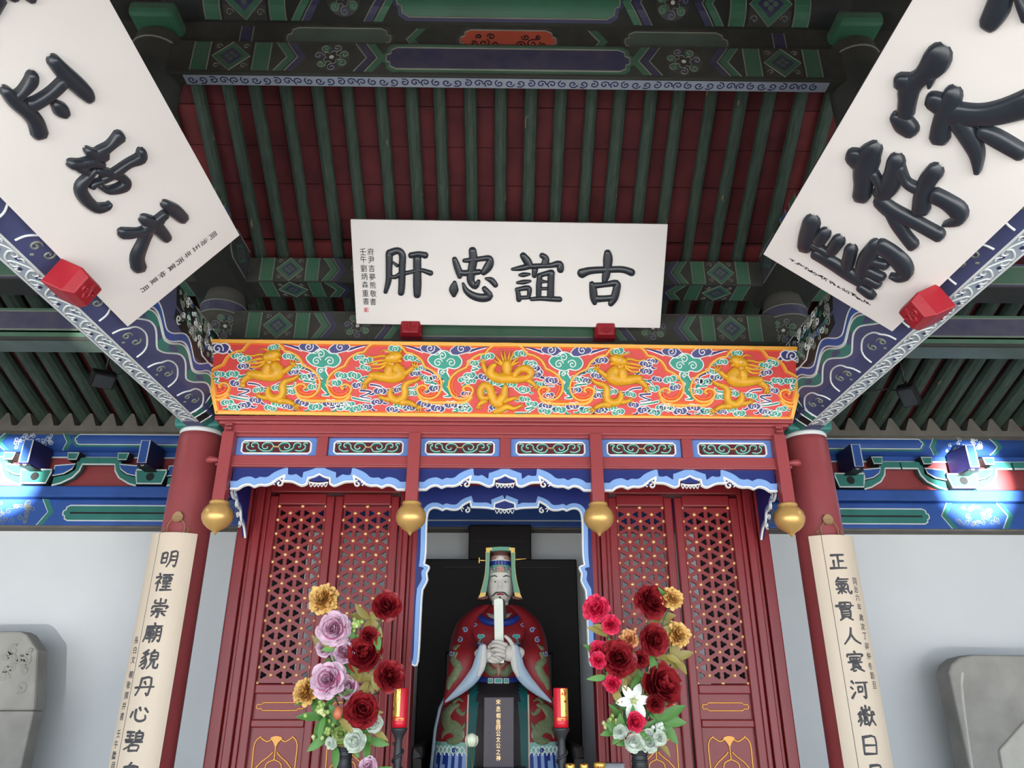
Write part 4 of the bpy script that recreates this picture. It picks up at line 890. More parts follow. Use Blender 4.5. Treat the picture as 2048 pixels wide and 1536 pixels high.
for path, q in (([(190, 560), (280, 540), (200, 510)], 0), ([(1160, 520), (1250, 540), (1290, 590), (1250, 660), (1330, 690), (1320, 780), (1480, 800)], 1), ([(870, 830), (960, 900), (1060, 900)], 0), ([(1040, 1160), (1170, 1140), (1060, 1210)], 0), ([(870, 1235), (1100, 1225)], 0), ([(460, 1200), (540, 1150), (640, 1150)], 1), ([(1400, 850), (1380, 900)], 1)):
    P = [zf(*p, (920, 670, 7.877)) for p in path]; n_ = len(P); ws = [.012 - .006 * i / (n_ - 1) for i in range(n_)]
    mb = MB(); mb.stroke([(a, b, w + .010) for (a, b), w in zip(P, ws)], ID, .005, 'paint_white', n=5); mb.stroke([(a, b, w) for (a, b), w in zip(P, ws)], ID, .009, (G_, N_c)[q], n=5); mb.build('cloud_strand', ff, smooth=True)
# big mushroom-cloud motif between arches
gx = (AC[0] + AC[1]) / 2
def g(x, y): a, b = zf(x, y); return (a - gx, b)
def gap_motif(m_):
    mb = MB(); P = cr([g(*p) for p in [(1495, 385), (1530, 325), (1600, 300), (1650, 262), (1740, 265), (1800, 312), (1880, 322), (1930, 385), (1910, 452), (1840, 492), (1760, 478), (1710, 500), (1640, 490), (1555, 455)]], 4, closed=True)
    P = [(m_ + a, b) for a, b in P]; st = [(1705, 480, 90), (1680, 545, 110), (1738, 640, 80), (1702, 720, 66), (1760, 800, 46), (1775, 838, 34), (1695, 846, 8)]
    T = [(m_ + g(x, y)[0], g(x, y)[1], w * UN * .16) for x, y, w in st]; T = [(a, b, max(.004, w / 6.4 * .0031 * 16.1 * .4 if False else w0 / 6.4 * .00305)) for (a, b, w), (_, _, w0) in zip(T, st)]
    mb.stroke([(a, b, w + .012) for a, b, w in T], ID, .007, 'paint_white', n=5); mb.stroke(T, ID, .012, G_, n=5)
    mb.prism(P, ID, 0, .012, G_); mb.ribbon(P, .010, ID, .018, 'paint_white', closed=True, h0=.004)
    for x, y, r, a0, tn in ((1680, 325, 60, 2.6, -1.4), (1625, 415, 60, .2, 1.4), (1795, 415, 62, 2.9, -1.4), (1680, 545, 32, 0, 1.2)):
        a, b = g(x, y); mb.ribbon(spiral(m_ + a, b, r / 6.4 * .00305, a0, tn, 18), .0085, ID, .018, 'paint_white', h0=.01)
    mb.build('green_cloud', ff)
    for sg in (-1, 1):
        P = cr([g(*p) for p in [(1400, 222), (1440, 182), (1505, 166), (1585, 186), (1640, 222), (1668, 268), (1610, 318), (1500, 292), (1425, 268)]], 4, closed=True); P = [(m_ - sg * a, b) for a, b in P]
        T = [(m_ - sg * g(x, y)[0], g(x, y)[1], w) for x, y, w in ((1430, 262, .020), (1300, 222, .013), (1150, 186, .004))]
        mb = MB(); mb.stroke([(a, b, w + .010) for a, b, w in T], ID, .005, 'paint_white', n=5); mb.stroke(T, ID, .008, N_c, n=5); mb.prism(P, ID, 0, .008, N_c); mb.ribbon(P, .008, ID, .013, 'paint_white', closed=True, h0=.003)
        a, b = g(1525, 232); mb.ribbon(spiral(m_ - sg * a, b, 62 / 6.4 * .00305, .5, 1.4 * sg, 18), .008, ID, .013, 'paint_white', h0=.006); mb.build('navy_cloud', ff)
for k in range(4): gap_motif((AC[k] + AC[k + 1]) / 2)
# dragons -----------------------------------------------------------------
D1 = '1085,470,110 1130,555,150 1060,602,130 930,602,112 820,585,100 765,585,76|1010,480,100 985,555,110 1050,610,100|800,595,86 725,640,60 682,692,46|670,700,24 638,755,10|676,705,24 672,765,10|690,700,22 712,755,10|665,690,20 622,680,9|1150,562,70 1230,540,60 1300,482,46|1310,465,24 1288,410,10|1320,460,24 1330,400,10|1330,465,22 1378,412,10|1330,480,20 1390,462,9|1395,603,22 1340,642,42 1240,672,62 1192,722,76 1196,800,82 1172,868,88 1092,900,92 1022,862,82 1008,795,56 1036,742,18|1375,622,20 1388,575,8|1385,628,20 1425,632,8|1015,882,70 945,882,52 893,862,40|888,856,22 850,826,9|884,862,22 838,862,9|892,872,22 850,896,9|900,850,18 886,818,8|1150,922,80 1260,932,60 1338,970,46|1345,978,22 1328,1042,9|1355,982,22 1372,1046,9|1365,980,22 1412,1040,9|1368,968,20 1438,1000,9|975,372,90 1050,352,135 1110,335,115 1150,335,60|1000,432,52 1070,458,42 1112,452,28|1115,385,46 1152,402,26|1000,342,40 900,332,30 800,352,24 705,325,9|980,382,38 880,392,28 790,412,22 728,432,8|970,412,36 880,442,28 800,446,20 738,455,8|962,442,36 880,490,28 800,492,20 752,502,8|1120,300,34 1150,272,22 1162,238,8|1030,300,30 960,262,20 890,282,8'
D3 = '735,440,130 740,520,150 742,610,112|560,470,60 500,520,100 478,610,132 600,680,140 760,690,130 900,700,112 1080,662,92 1110,582,112 1040,532,110 940,545,100 880,610,88 850,660,66|440,620,82 392,540,70 362,455,46|355,445,26 310,390,10|360,440,26 345,375,10|366,438,24 388,380,10|370,448,22 418,422,9|1050,690,82 1140,760,62 1182,802,46|1185,812,24 1150,862,10|1192,815,24 1200,868,10|1197,810,24 1238,852,10|1200,797,22 1254,812,9|640,1085,110 560,1070,130 500,960,124 468,840,112 380,800,104 320,880,102 340,990,92 440,1000,60|560,1065,120 620,1040,130 690,960,112 705,860,96 722,800,50|400,1030,86 312,1090,58 290,1122,42|282,1125,24 248,1172,9|288,1130,24 285,1184,9|296,1128,24 332,1178,9|305,1115,20 352,1150,9|690,1040,84 800,1012,58 872,990,42|880,985,24 930,958,9|884,992,24 944,1000,9|880,1000,24 932,1032,9|872,980,20 888,936,9|540,1222,60 640,1180,92 740,1132,82 840,1160,62 940,1122,42 985,1088,12|950,1115,20 1010,1125,8|690,420,40 650,300,22 640,235,8|785,420,40 830,310,22 850,250,8|690,470,50 600,380,30 540,300,8|660,470,44 580,430,26 520,390,8|800,470,50 880,390,30 960,330,8|815,480,44 900,440,26 985,415,8|720,400,40 705,310,24 700,250,8|760,400,40 775,310,24 790,250,8|700,620,36 650,600,20 610,560,6|780,620,36 830,600,20 850,560,6'
def dragon(txt, fn, wsc):
    mb = MB(); cnt = 0
    for st in S_(txt):
        P = [fn(x, y) + (w * wsc,) for x, y, w in st]; big = max(p[2] for p in P)
        mb.stroke(P, ID, min(.045, .012 + big * .5), 'dragon_gold', n=5, h0=.004)
    return mb
w1 = .00305 * 1.22 / 6.4; d1 = dragon(D1, rel, w1)
d1o = d1.build('dragon', ff, smooth=True); d1o.location = (AC[0], 0, 0)
def eyes(c, sg, pts):
    for x, y, r in pts:
        a, b = rel(x, y); mb = MB(); mb.lathe([(.0001, 0), (r, .004), (r * .8, .010), (.0001, .012)], 'paint_white', (c + sg * a, b, .036), n=8); mb.build('eye', ff, smooth=True)
eyes(AC[0], 1, ((1045, 352, .006), (1050, 436, .005)))
for k, sg in ((1, 1), (3, -1), (4, -1)): dupe(d1o, ff, (AC[k], 0, 0), None, (sg, 1, 1)); eyes(AC[k], sg, ((1045, 352, .006), (1050, 436, .005)))
d3 = dragon(D3, lambda x, y: zf(x, y, (920, 670, 7.877)), .00305 * 1.2 / 7.877); d3.build('dragon', ff, smooth=True)

# ---------------------------------------------------------------- shrine canopy and front
SH = thing('shrine_front', 'red lacquered shrine front with carved canopy, hanging posts and central opening', 'shrine', (0, 4.6, 0))
PX = (-1.697, -.557, .557, 1.697)
def part(nm, fn, parent=SH, **kw): b = MB(); fn(b); return b.build(nm, parent, **kw)
part('cornice', lambda b: (b.box(-1.795, 1.795, 4.36, 4.56, 3.215, 3.243, 'shrine_red'), b.box(-1.77, 1.77, 4.375, 4.56, 3.195, 3.215, 'shrine_red'), b.box(-1.735, 1.735, 4.385, 4.56, 3.14, 3.195, 'shrine_red')), bevel=.006)
part('canopy_roof', lambda b: b.box(-1.73, 1.73, 4.42, 4.98, 3.14, 3.20, 'dark_wood2'))
part('rail', lambda b: (b.box(-1.70, 1.70, 4.40, 4.46, 2.94, 3.0, 'shrine_red'), b.box(-1.67, 1.67, 4.392, 4.45, 2.925, 2.94, 'shrine_red')), bevel=.005)
part('rail', lambda b: b.box(-1.70, 1.70, 4.40, 4.46, 3.122, 3.142, 'shrine_red'), bevel=.004)
for x in PX:
    part('hanging_post', lambda b: b.box(x - .037, x + .037, 4.365, 4.439, 2.70, 3.142, 'shrine_red'), bevel=.005)
    part('post_block', lambda b: (b.box(x - .022, x + .022, 4.35, 4.38, 3.15, 3.165, 'shrine_red'), b.box(x - .022, x + .022, 4.35, 4.38, 3.175, 3.192, 'shrine_red')), bevel=.003) if abs(x) > 1 else None
    f = part('gold_finial', lambda b: b.lathe([(.045, 2.715), (.056, 2.708), (.058, 2.70), (.054, 2.69), (.066, 2.68), (.083, 2.655), (.090, 2.625), (.087, 2.60), (.074, 2.575), (.05, 2.552), (.024, 2.536), (.012, 2.528), (.010, 2.52), (.003, 2.512), (.0002, 2.511)], 'gold_ball', (x, 4.402, 0), n=28), smooth=True)
for x in (-1.127, 0, 1.127): part('muntin', lambda b: b.box(x - .032, x + .032, 4.405, 4.46, 3.0, 3.122, 'shrine_red'), bevel=.003)
for sx in (-1, 1):
    part('rail_end', lambda b: (b.tube([(sx * 1.73, 4.41, 2.965), (sx * 1.76, 4.41, 2.972), (sx * 1.80, 4.41, 2.972), (sx * 1.822, 4.41, 2.968)], [.012, .017, .024, .008], 'shrine_red', n=8), b.tube([(sx * 1.745, 4.40, 2.945), (sx * 1.752, 4.40, 2.932)], [.014, .008], 'shrine_red', n=7)), smooth=True)
    # side rails back to the doors, side valance
    part('side_rail', lambda b: (b.box(sx * 1.697 - .03, sx * 1.697 + .03, 4.44, 4.86, 2.93, 3.142, 'shrine_red')), bevel=.004)
    FS = Frame((sx * 1.675, 4.44, 2.92), (0, 1, 0), (0, 0, 1), (-sx, 0, 0))
    P = [(0, 0), (0, -.12)] + cr([(.05, -.12), (.10, -.15), (.16, -.145), (.20, -.18), (.26, -.19), (.30, -.25), (.36, -.27), (.42, -.33)], 3) + [(.42, 0)]
    def sv(b): b.prism(P, FS, -.012, .0, 'valance_navy'); b.ribbon(off(P[2:-1], .02), .035, FS, .005, 'valance_sky'); b.ribbon(P[2:-1], .016, FS, .010, 'paint_white'); [b.ribbon(spiral(.08 + .05 * k, -.07 - .05 * k, .025, k, 1.2, 10), .008, FS, .008, 'paint_white') for k in range(5)]
    part('side_valance', sv)
# carved panels
FP = [(-1.412), (-.845), (-.281), (.281), (.845), (1.412)]
for x in FP:
    S = Frame((x, 4.44, 3.061), (1, 0, 0), (0, 0, 1), (0, -1, 0))
    w, h = .248, .061
    p = part('carved_panel', lambda b: b.prism([(-w, -h), (w, -h), (w, h), (-w, h)], S, 0, .008, 'panel_blue'), bevel=.002)
    def oct_(w, h, c): return [(-w + c, -h), (w - c, -h), (w, -h + c), (w, h - c), (w - c, h), (-w + c, h), (-w, h - c), (-w, -h + c)]
    part('white_frame', lambda b: (b.ribbon(oct_(.212, .040, .014), .014, S, .016, 'paint_white', closed=True, h0=.006)), p)
    part('maroon_ground', lambda b: b.fill(oct_(.206, .035, .012), S, .0095, 'maroon'), p)
    def scr(b):
        for sg in (-1, 1):
            for w_, m_, hh in ((.013, 'cloud_green', .020), (.005, 'paint_white', .022)):
                for P in (cr([(sg * .01, -.004), (sg * .03, .022), (sg * .065, .026), (sg * .085, .008), (sg * .075, -.012), (sg * .055, -.010), (sg * .053, .002)], 4), cr([(sg * .02, -.006), (sg * .035, -.026), (sg * .075, -.026), (sg * .105, -.008), (sg * .11, .015), (sg * .13, .026), (sg * .15, .018), (sg * .148, .002), (sg * .135, .0)], 4), cr([(sg * .12, -.022), (sg * .15, -.026), (sg * .175, -.014), (sg * .18, .006), (sg * .168, .014)], 4), cr([(sg * .165, .018), (sg * .18, .026), (sg * .195, .022)], 3)): b.ribbon(P, w_, S, hh, m_, h0=.009)
        b.prism([(-.02, -.003), (.02, -.003), (.02, .003), (-.02, .003)], S, .01, .024, 'stud_gold')
    part('carved_scroll', scr, p)
# wavy valances
zc = lambda x, y: Frame((0, 4.425, 0), (1, 0, 0), (0, 0, 1)).px(820 + x / 5.389, 920 + y / 5.389)
wv = [(80, 322), (165, 322), (215, 288), (280, 276), (335, 300), (390, 280), (460, 282), (520, 262), (570, 222), (655, 176), (636, 240), (740, 246), (840, 286), (893, 268), (904, 206), (960, 196), (1020, 166)]
wv = [zc(*p) for p in wv]; cxv = wv[-1][0]; wv = [(a - cxv, b) for a, b in wv]; kx = .525 / -wv[0][0]; wv = [(a * kx, b) for a, b in wv]
wv = wv + [(-a, b) for a, b in reversed(wv[:-1])]
# smooth only between the sharp cusps
def cusped(P, idx, n=4):
    out = []; cut = [0] + idx + [len(P) - 1]
    for i in range(len(cut) - 1): s_ = cr(P[cut[i]:cut[i + 1] + 1], n); out += s_ if i == 0 else s_[1:]
    return out
WV = cusped(wv, [1, 4, 9, 10, 13, 14, 16, 18, 19, 22, 23, 28, 31])
def valance(x, y, top, nm, dz=0.0):
    S = Frame((x, y, dz), (1, 0, 0), (0, 0, 1), (0, -1, 0))
    v = part(nm, lambda b: b.prism(WV + [(.525, top), (-.525, top)], S, -.02, 0, 'valance_navy'))
    part('sky_blue_band', lambda b: strip(b, WV, .05, S, .006, 'valance_sky'), v)
    part('white_edge', lambda b: b.ribbon(WV, .017, S, .016, 'paint_white'), v)
    def orn(b, wh):
        zb = WV[len(WV) // 2][1]
        if wh: sg = wh; b.ribbon(spiral(sg * .235, zb - .058, .022, pi / 2, 1.1 * sg, 12), .011, S, .014, 'paint_white'); b.ribbon(cr([(sg * .255, zb - .052), (sg * .28, zb - .045), (sg * .262, zb - .07)], 3), .008, S, .010, 'paint_white'); b.prism([(sg * .215, zb - .02), (sg * .26, zb - .05), (sg * .275, zb - .06), (sg * .25, zb - .06)], S, -.005, .004, 'valance_navy'); return
        b.prism([(-.05, zb - .045), (.05, zb - .045), (.045, zb - .02), (0, zb - .005), (-.045, zb - .02)], S, -.01, .006, 'valance_navy')
        b.ribbon([(-.058, zb - .05), (-.03, zb - .055), (0, zb - .057), (.03, zb - .055), (.058, zb - .05)], .010, S, .012, 'paint_white')
        for k in range(5): b.ribbon(cr([(-.045 + .022 * k - .010, zb - .058), (-.045 + .022 * k, zb - .078), (-.045 + .022 * k + .010, zb - .058)], 3), .006, S, .010, 'paint_white')
    for wh in (0, -1, 1): part('carved_ornament', lambda b: orn(b, wh), v)
    return v
for x in (-1.127, 0, 1.127): valance(x, 4.425, 2.926, 'wavy_valance')
# door wall: jambs, header, central opening --------------------------------
YD = 4.90
for sx in (-1, 1):
    part('outer_jamb', lambda b: [b.box(min(sx * a, sx * c), max(sx * a, sx * c), y0, 5.0, 0, 3.2, 'door_red') for a, c, y0 in ((1.735, 1.665, 4.875), (1.665, 1.635, 4.90), (1.635, 1.585, 4.865), (1.585, 1.553, 4.89))], bevel=.008)
    part('inner_jamb', lambda b: [b.box(min(sx * a, sx * c), max(sx * a, sx * c), y0, 5.0, 0, 3.2, 'door_red') for a, c, y0 in ((.69, .66, 4.885), (.66, .625, 4.86), (.625, .595, 4.885), (.595, .555, 4.85))], bevel=.008)
    part('header', lambda b: (b.box(min(sx * 1.553, sx * .69), max(sx * 1.553, sx * .69), 4.87, 5.0, 2.895, 3.2, 'door_red')), bevel=.006)
    part('side_partition', lambda b: b.box(sx * 1.66 - .02, sx * 1.66 + .02, 5.0, 6.33, 0, 3.2, 'dark_wood'))
part('header', lambda b: b.box(-.69, .69, 4.85, 4.92, 2.93, 3.2, 'door_red'), bevel=.004)
FI = Frame((0, 4.845, 0), (1, 0, 0), (0, 0, 1), (0, -1, 0))
iv = [(1000, 432), (945, 452), (890, 470), (884, 530), (800, 515), (640, 508), (632, 442), (560, 480), (500, 530), (430, 537), (370, 525), (330, 542), (280, 520), (225, 518), (185, 545), (165, 600), (155, 720), (148, 1000), (130, 1128), (182, 1150), (172, 1192), (158, 1222), (165, 1290), (150, 1330), (112, 1400), (100, 1536)]
iv = [FI.px(820 + x / 5.389, 920 + y / 5.389) for x, y in iv] + [FI.px(800 + x / 2.415, 900 + y / 2.415) for x, y in ((90, 800), (76, 1022), (48, 1034))]
cI = iv[0][0]; iv = [(a - cI, b) for a, b in iv]; IV = cusped(iv, [2, 3, 5, 6, 11, 18, 20, 22, 24]); IVm = [(-a, b) for a, b in reversed(IV)]
full = IVm[:-1] + IV
outer = [(-.56, 2.93), (-.56, IV[-1][1]), ] 
for sg, path in ((1, IV), (-1, [(-a, b) for a, b in IV])):
    P = path + [(-sg * .562, path[-1][1] - .0), (-sg * .562, 2.935), (0, 2.935)]
    v = part('opening_valance', lambda b: b.prism(P, FI, -.015, 0, 'valance_navy'))
    part('sky_blue_band', lambda b: strip(b, path, -.034 * sg, FI, .006, 'valance_sky'), v)
    part('white_edge', lambda b: b.ribbon(path, .015, FI, .014, 'paint_white'), v)
zb = IV[0][1]
def orn(b, wh=0):
    if wh: sg = wh; b.ribbon(spiral(sg * .245, zb - .07, .02, pi / 2, 1.1 * sg, 12), .010, FI, .014, 'paint_white'); b.ribbon(cr([(sg * .265, zb - .06), (sg * .29, zb - .05), (sg * .275, zb - .08)], 3), .007, FI, .010, 'paint_white'); return
    b.prism([(-.06, zb - .055), (.06, zb - .055), (.055, zb - .025), (0, zb - .008), (-.055, zb - .025)], FI, -.01, .004, 'valance_navy'); b.ribbon([(-.066, zb - .055), (0, zb - .066), (.066, zb - .055)], .011, FI, .012, 'paint_white')
    for k in range(5): b.ribbon(cr([(-.05 + .025 * k - .011, zb - .068), (-.05 + .025 * k, zb - .09), (-.05 + .025 * k + .011, zb - .068)], 3), .006, FI, .010, 'paint_white')
for wh in (0, -1, 1): part('carved_ornament', lambda b: orn(b, wh))
# dark screen behind the statue
def scr2(b): b.box(-.66, .60, 6.22, 6.27, 0, 2.70, 'dark_wood'); b.box(-.29, .23, 6.24, 6.29, 2.70, 2.985, 'dark_wood')
sc_ = thing('back_screen', 'stepped dark brown wooden screen behind the seated statue', 'screen', (0, 6.25, 0)); b = MB(); scr2(b); b.build('screen_board', sc_, bevel=.01)
for x, z, w in ((-.34, 2.63, .15), (.30, 2.63, .17), (-.03, 2.845, .2)): b = MB(); b.obox((x, 6.215 + (.025 if z > 2.7 else 0), z), ((w, 0, 0), (0, .006, 0), (0, 0, .006)), 'dark_wood2'); b.build('moulding', sc_)
# ---------------------------------------------------------------- lattice doors
a_, b_r = .155, .0454; SD = b_r * 2
def lattice_mesh(x0, z1, ncol, nrow):
    """flat lattice of triangles with three-lobed openings"""
    mb = MB(); S = Frame((0, 4.915, 0), (1, 0, 0), (0, 0, 1), (0, -1, 0)); dx = a_ / 2
    def tri(p, q, r):
        c = ((p[0] + q[0] + r[0]) / 3, (p[1] + q[1] + r[1]) / 3); T = [p, q, r]; out = []; inn = []
        for i in range(3):
            u, v = T[i], T[(i + 1) % 3]
            for k in range(6):
                t = k / 6; P = (u[0] + (v[0] - u[0]) * t, u[1] + (v[1] - u[1]) * t); out.append(P)
                an = math.atan2(P[1] - c[1], P[0] - c[0]); a0 = math.atan2(p[1] - c[1], p[0] - c[0]); rr = .0180 + .0050 * cos(3 * (an - a0)) ; inn.append((c[0] + rr * cos(an), c[1] + rr * sin(an)))
        n = 18; A = [S(*q_, .0) for q_ in out]; B = [S(*q_, .0) for q_ in inn]; Cc = [S(*q_, -.022) for q_ in inn]
        mb.add(A + B + Cc, [(i, (i + 1) % n, n + (i + 1) % n, n + i) for i in range(n)] + [(n + i, n + (i + 1) % n, 2 * n + (i + 1) % n, 2 * n + i) for i in range(n)], 'door_red')
    for cidx in range(ncol):
        xa, xb = x0 + cidx * dx, x0 + (cidx + 1) * dx; xo = xb if cidx % 2 == 0 else xa
        for zq, sg in ((z1, -1), (z1 - 2 * nrow * b_r, 1)): mb.add([S(xa, zq), S(xb, zq), S(xo, zq + sg * b_r)], [(0, 1, 2)], 'door_red')
        xl, xr = x0 + cidx * dx, x0 + (cidx + 1) * dx
        ol, orr = (0, 1) if cidx % 2 == 0 else (1, 0)
        for j in range(nrow):
            zl0, zl1 = z1 - (2 * j + ol) * b_r, z1 - (2 * j + 2 + ol) * b_r; zr0, zr1 = z1 - (2 * j + orr) * b_r, z1 - (2 * j + 2 + orr) * b_r
            if ol == 0: tri((xl, zl0), (xl, zl1), (xr, zr0)); (j < nrow - 1) and tri((xr, zr0), (xl, zl1), (xr, zr1))
            else: tri((xr, zr0), (xl, zl0), (xr, zr1)); (j < nrow - 1) and tri((xl, zl0), (xl, zl1), (xr, zr1))
    return mb
DW, DZ1, DZ0 = .429, 2.81, 2.81 - 24 * .0454
stud = MB(); stud.lathe([(.0125, 0), (.0125, .003), (.010, .008), (.005, .011), (.0003, .012)], 'stud_gold', (0, 0, 0), n=8, axis='Z'); stud_me = None
def gold_panel(b, S, w, z0, z1):
    """gilt lines of the lower door panel: frame with drooping crest and scrolls"""
    W_ = .012; h = .008
    for sg in (-1, 1):
        b.ribbon(cr([(sg * .015, z1 - .05), (sg * .05, z1 - .075), (sg * .09, z1 - .055), (sg * (w - .03), z1 - .05), (sg * w, z1 - .09), (sg * w, z1 - .22), (sg * w, z0)], 4), W_, S, h, 'gold_line')
        b.ribbon(cr([(sg * w, z1 - .24), (sg * (w - .04), z1 - .195), (sg * .07, z1 - .18), (sg * .03, z1 - .15), (sg * .012, z1 - .13)], 4), W_, S, h, 'gold_line')
        b.ribbon(cr([(0, z1 - .17), (sg * .04, z1 - .19), (sg * .045, z1 - .23), (sg * .015, z1 - .25), (sg * .05, z1 - .28), (sg * .03, z1 - .31)], 4), W_, S, h, 'gold_line')
        b.ribbon(spiral(sg * .075, z1 - .33, .055, pi / 2, 1.5 * sg, 20), W_, S, h, 'gold_line')
    b.prism(cr([(-.034, z1 - .055), (0, z1 - .045), (.034, z1 - .055), (.014, z1 - .08), (0, z1 - .105), (-.014, z1 - .08)], 3, closed=True), S, 0, .01, 'gold_line'); b.ribbon([(0, z1 - .10), (0, z1 - .17)], W_, S, h, 'gold_line')
def door(xc, label, first=[None]):
    t = thing('lattice_door', label, 'door leaf', (xc, YD, 0), 'four lattice door leaves'); t['_o'] = (0, 0, 0); w = DW / 2 - .002
    loc = (lambda *a: Frame((0, 4.90 - YD, 0), (1, 0, 0), (0, 0, 1), (0, -1, 0)))
    if first[0]:
        for ch in first[0].children:
            c = ch.copy(); COL.objects.link(c); c.parent = t
        return t
    Y = lambda y: y - YD
    for sg in (-1, 1): b = MB(); b.box(min(sg * w, sg * .158), max(sg * w, sg * .158), Y(4.885), Y(4.94), .1, 2.875, 'door_red'); b.build('stile', t, bevel=.01, seg=3)
    for z0, z1 in ((2.815, 2.89), (1.66, DZ0 - .005), (1.475, 1.52), (.1, .2)): b = MB(); b.box(-.158, .158, Y(4.888), Y(4.94), z0, z1, 'door_red'); b.build('rail', t, bevel=.008, seg=3)
    for z0, z1 in ((1.52, 1.66), (.2, 1.475)): b = MB(); b.box(-.158, .158, Y(4.915), Y(4.935), z0, z1, 'door_red'); b.build('panel', t)
    S = Frame((0, Y(4.915), 0), (1, 0, 0), (0, 0, 1), (0, -1, 0))
    b = MB(); zc_ = 1.59; Pq = [(-.10, zc_ + .022), (.10, zc_ + .022), (.112, zc_ + .012), (.135, zc_ + .012), (.142, zc_), (.135, zc_ - .012), (.112, zc_ - .012), (.10, zc_ - .022), (-.10, zc_ - .022), (-.112, zc_ - .012), (-.135, zc_ - .012), (-.142, zc_), (-.135, zc_ + .012), (-.112, zc_ + .012)]
    b.ribbon(Pq, .010, S, .006, 'gold_line', closed=True); b.build('gilt_line', t)
    b = MB(); gold_panel(b, S, .125, .9, 1.475); b.build('gilt_scroll', t)
    b = lattice_mesh(-.155, DZ1, 4, 12); b.v = [v - Vector((0, YD, 0)) for v in b.v]; b.build('lattice', t)
    st0 = None
    for i in range(5):
        for j in range(25):
            if (i + j) % 2: continue
            p = (-.155 + i * .0775, Y(4.915) - .0, DZ1 - j * b_r)
            if st0 is None: st0 = stud.build('stud', t); st0.rotation_euler = (pi / 2, 0, 0); st0.location = p
            else: dupe(st0, t, p)
    first[0] = t; return t
for xc, lab in ((-1.3385, 'red lattice door leaf next to the left column, gold studs'), (-.9095, 'red lattice door leaf behind the left flower vase'), (.9005, 'red lattice door leaf behind the right flower vase'), (1.3395, 'red lattice door leaf next to the right column, gold studs')): door(xc, lab)
# ---------------------------------------------------------------- seated statue
mat('skin_clay', (206, 200, 192), .5, var=.03); mat('robe_red', (122, 24, 30), .5, var=.12, scale=8); mat('robe_dark', (34, 28, 32), .6, var=.1); mat('robe_teal', (18, 84, 84), .5, var=.08)
mat('robe_blue', (28, 48, 128), .5, var=.06); mat('lining', (158, 178, 196), .5, var=.05); mat('under_white', (200, 200, 196), .55, var=.03); mat('olive', (104, 116, 84), .55, var=.2, scale=60, bump=.4, bscale=90)
mat('hat_green', (96, 150, 128), .5, var=.05); mat('hat_gold', (222, 186, 96), .45, var=.06); mat('hat_brown', (84, 46, 40), .6, var=.1); mat('hat_pink', (176, 132, 118), .55, var=.2, scale=40); mat('lip_red', (150, 46, 54), .5); mat('hair_grey', (70, 66, 64), .6, var=.1); mat('collar_grey', (142, 140, 134), .6, var=.05)
mat('wave_sky', (132, 164, 208), .5, var=.05); mat('wave_green', (122, 172, 160), .5, var=.06); mat('ivory', (222, 228, 214), .4, var=.03); mat('chair_dark', (24, 15, 16), .5, var=.1)
X0 = -.033
ST = thing('seated_statue', 'painted statue of a robed bearded official seated with hands clasped round a tablet', 'statue', (X0, 5.3, .9))
zz = lambda v, y=5.15: onY(995, v, y).z
def interp(tab, z):
    tab = sorted(tab)
    if z <= tab[0][0]: return tab[0][1:]
    for a, b in zip(tab, tab[1:]):
        if z <= b[0]: f = (z - a[0]) / (b[0] - a[0]); f = f * f * (3 - 2 * f) * .3 + f * .7; return tuple(p + (q - p) * f for p, q in zip(a[1:], b[1:]))
    return tab[-1][1:]
# (z, half width, half depth, centre y)
TORSO = [(1.66, .17, .15, 5.27), (1.73, .165, .14, 5.27), (1.80, .175, .15, 5.27), (1.95, .215, .16, 5.28), (2.03, .235, .155, 5.29), (2.09, .22, .14, 5.30), (2.14, .17, .12, 5.31), (2.18, .11, .10, 5.32), (2.22, .075, .08, 5.32)]
def torso(x, z, h=0):
    hw, hd, yc = interp(TORSO, z); q = max(.03, 1 - ((x - X0) / hw) ** 2); return Vector((x, yc - hd * math.sqrt(q) - h, z))
b = MB(); rings = []
for i in range(25):
    z = 1.66 + .56 * i / 24; hw, hd, yc = interp(TORSO, z); rings.append([(X0 + hw * cos(2 * pi * k / 32), yc + hd * sin(2 * pi * k / 32), z) for k in range(32)])
b.loft(rings, 'robe_red'); b.build('torso_robe', ST, smooth=True)
# lap and skirt, coloured by panel
SK = [(.92, .45, .36, 5.32), (1.23, .415, .34, 5.32), (1.45, .40, .33, 5.32), (1.58, .375, .31, 5.32), (1.66, .33, .27, 5.31), (1.72, .24, .19, 5.29), (1.74, .17, .15, 5.28)]
def skirt(x, z, h=0):
    hw, hd, yc = interp(SK, z); q = max(.02, 1 - (abs(x - X0) / hw) ** 2.6); return Vector((x, yc - hd * q ** .45 - h, z))
b = MB(); nx = 46
def skirt_mat(u, z):
    if abs(u) < .128: return 'robe_dark'
    if abs(u) < .185: return 'robe_teal'
    if z < 1.315: return 'wave_sky' if int((u + 2) / .022) % 2 else 'robe_blue'
    if z < 1.375: return 'wave_green'
    return 'robe_red'
zs = [.92 + .82 * i / 40 for i in range(41)]; grid = []
for z in zs:
    hw = interp(SK, z)[0]; fold = lambda u: .008 * sin(u * 60 + 2) * max(0, (1.6 - z))
    grid.append([skirt(X0 + hw * sin(pi * (j / nx - .5)) * .999, z, fold(sin(pi * (j / nx - .5)))) for j in range(nx + 1)])
for i in range(40):
    for j in range(nx):
        q = [grid[i][j], grid[i][j + 1], grid[i + 1][j + 1], grid[i + 1][j]]; c = sum((p.x for p in q)) / 4 - X0; b.add(q, [(0, 1, 2, 3)], skirt_mat(c, zs[i]))
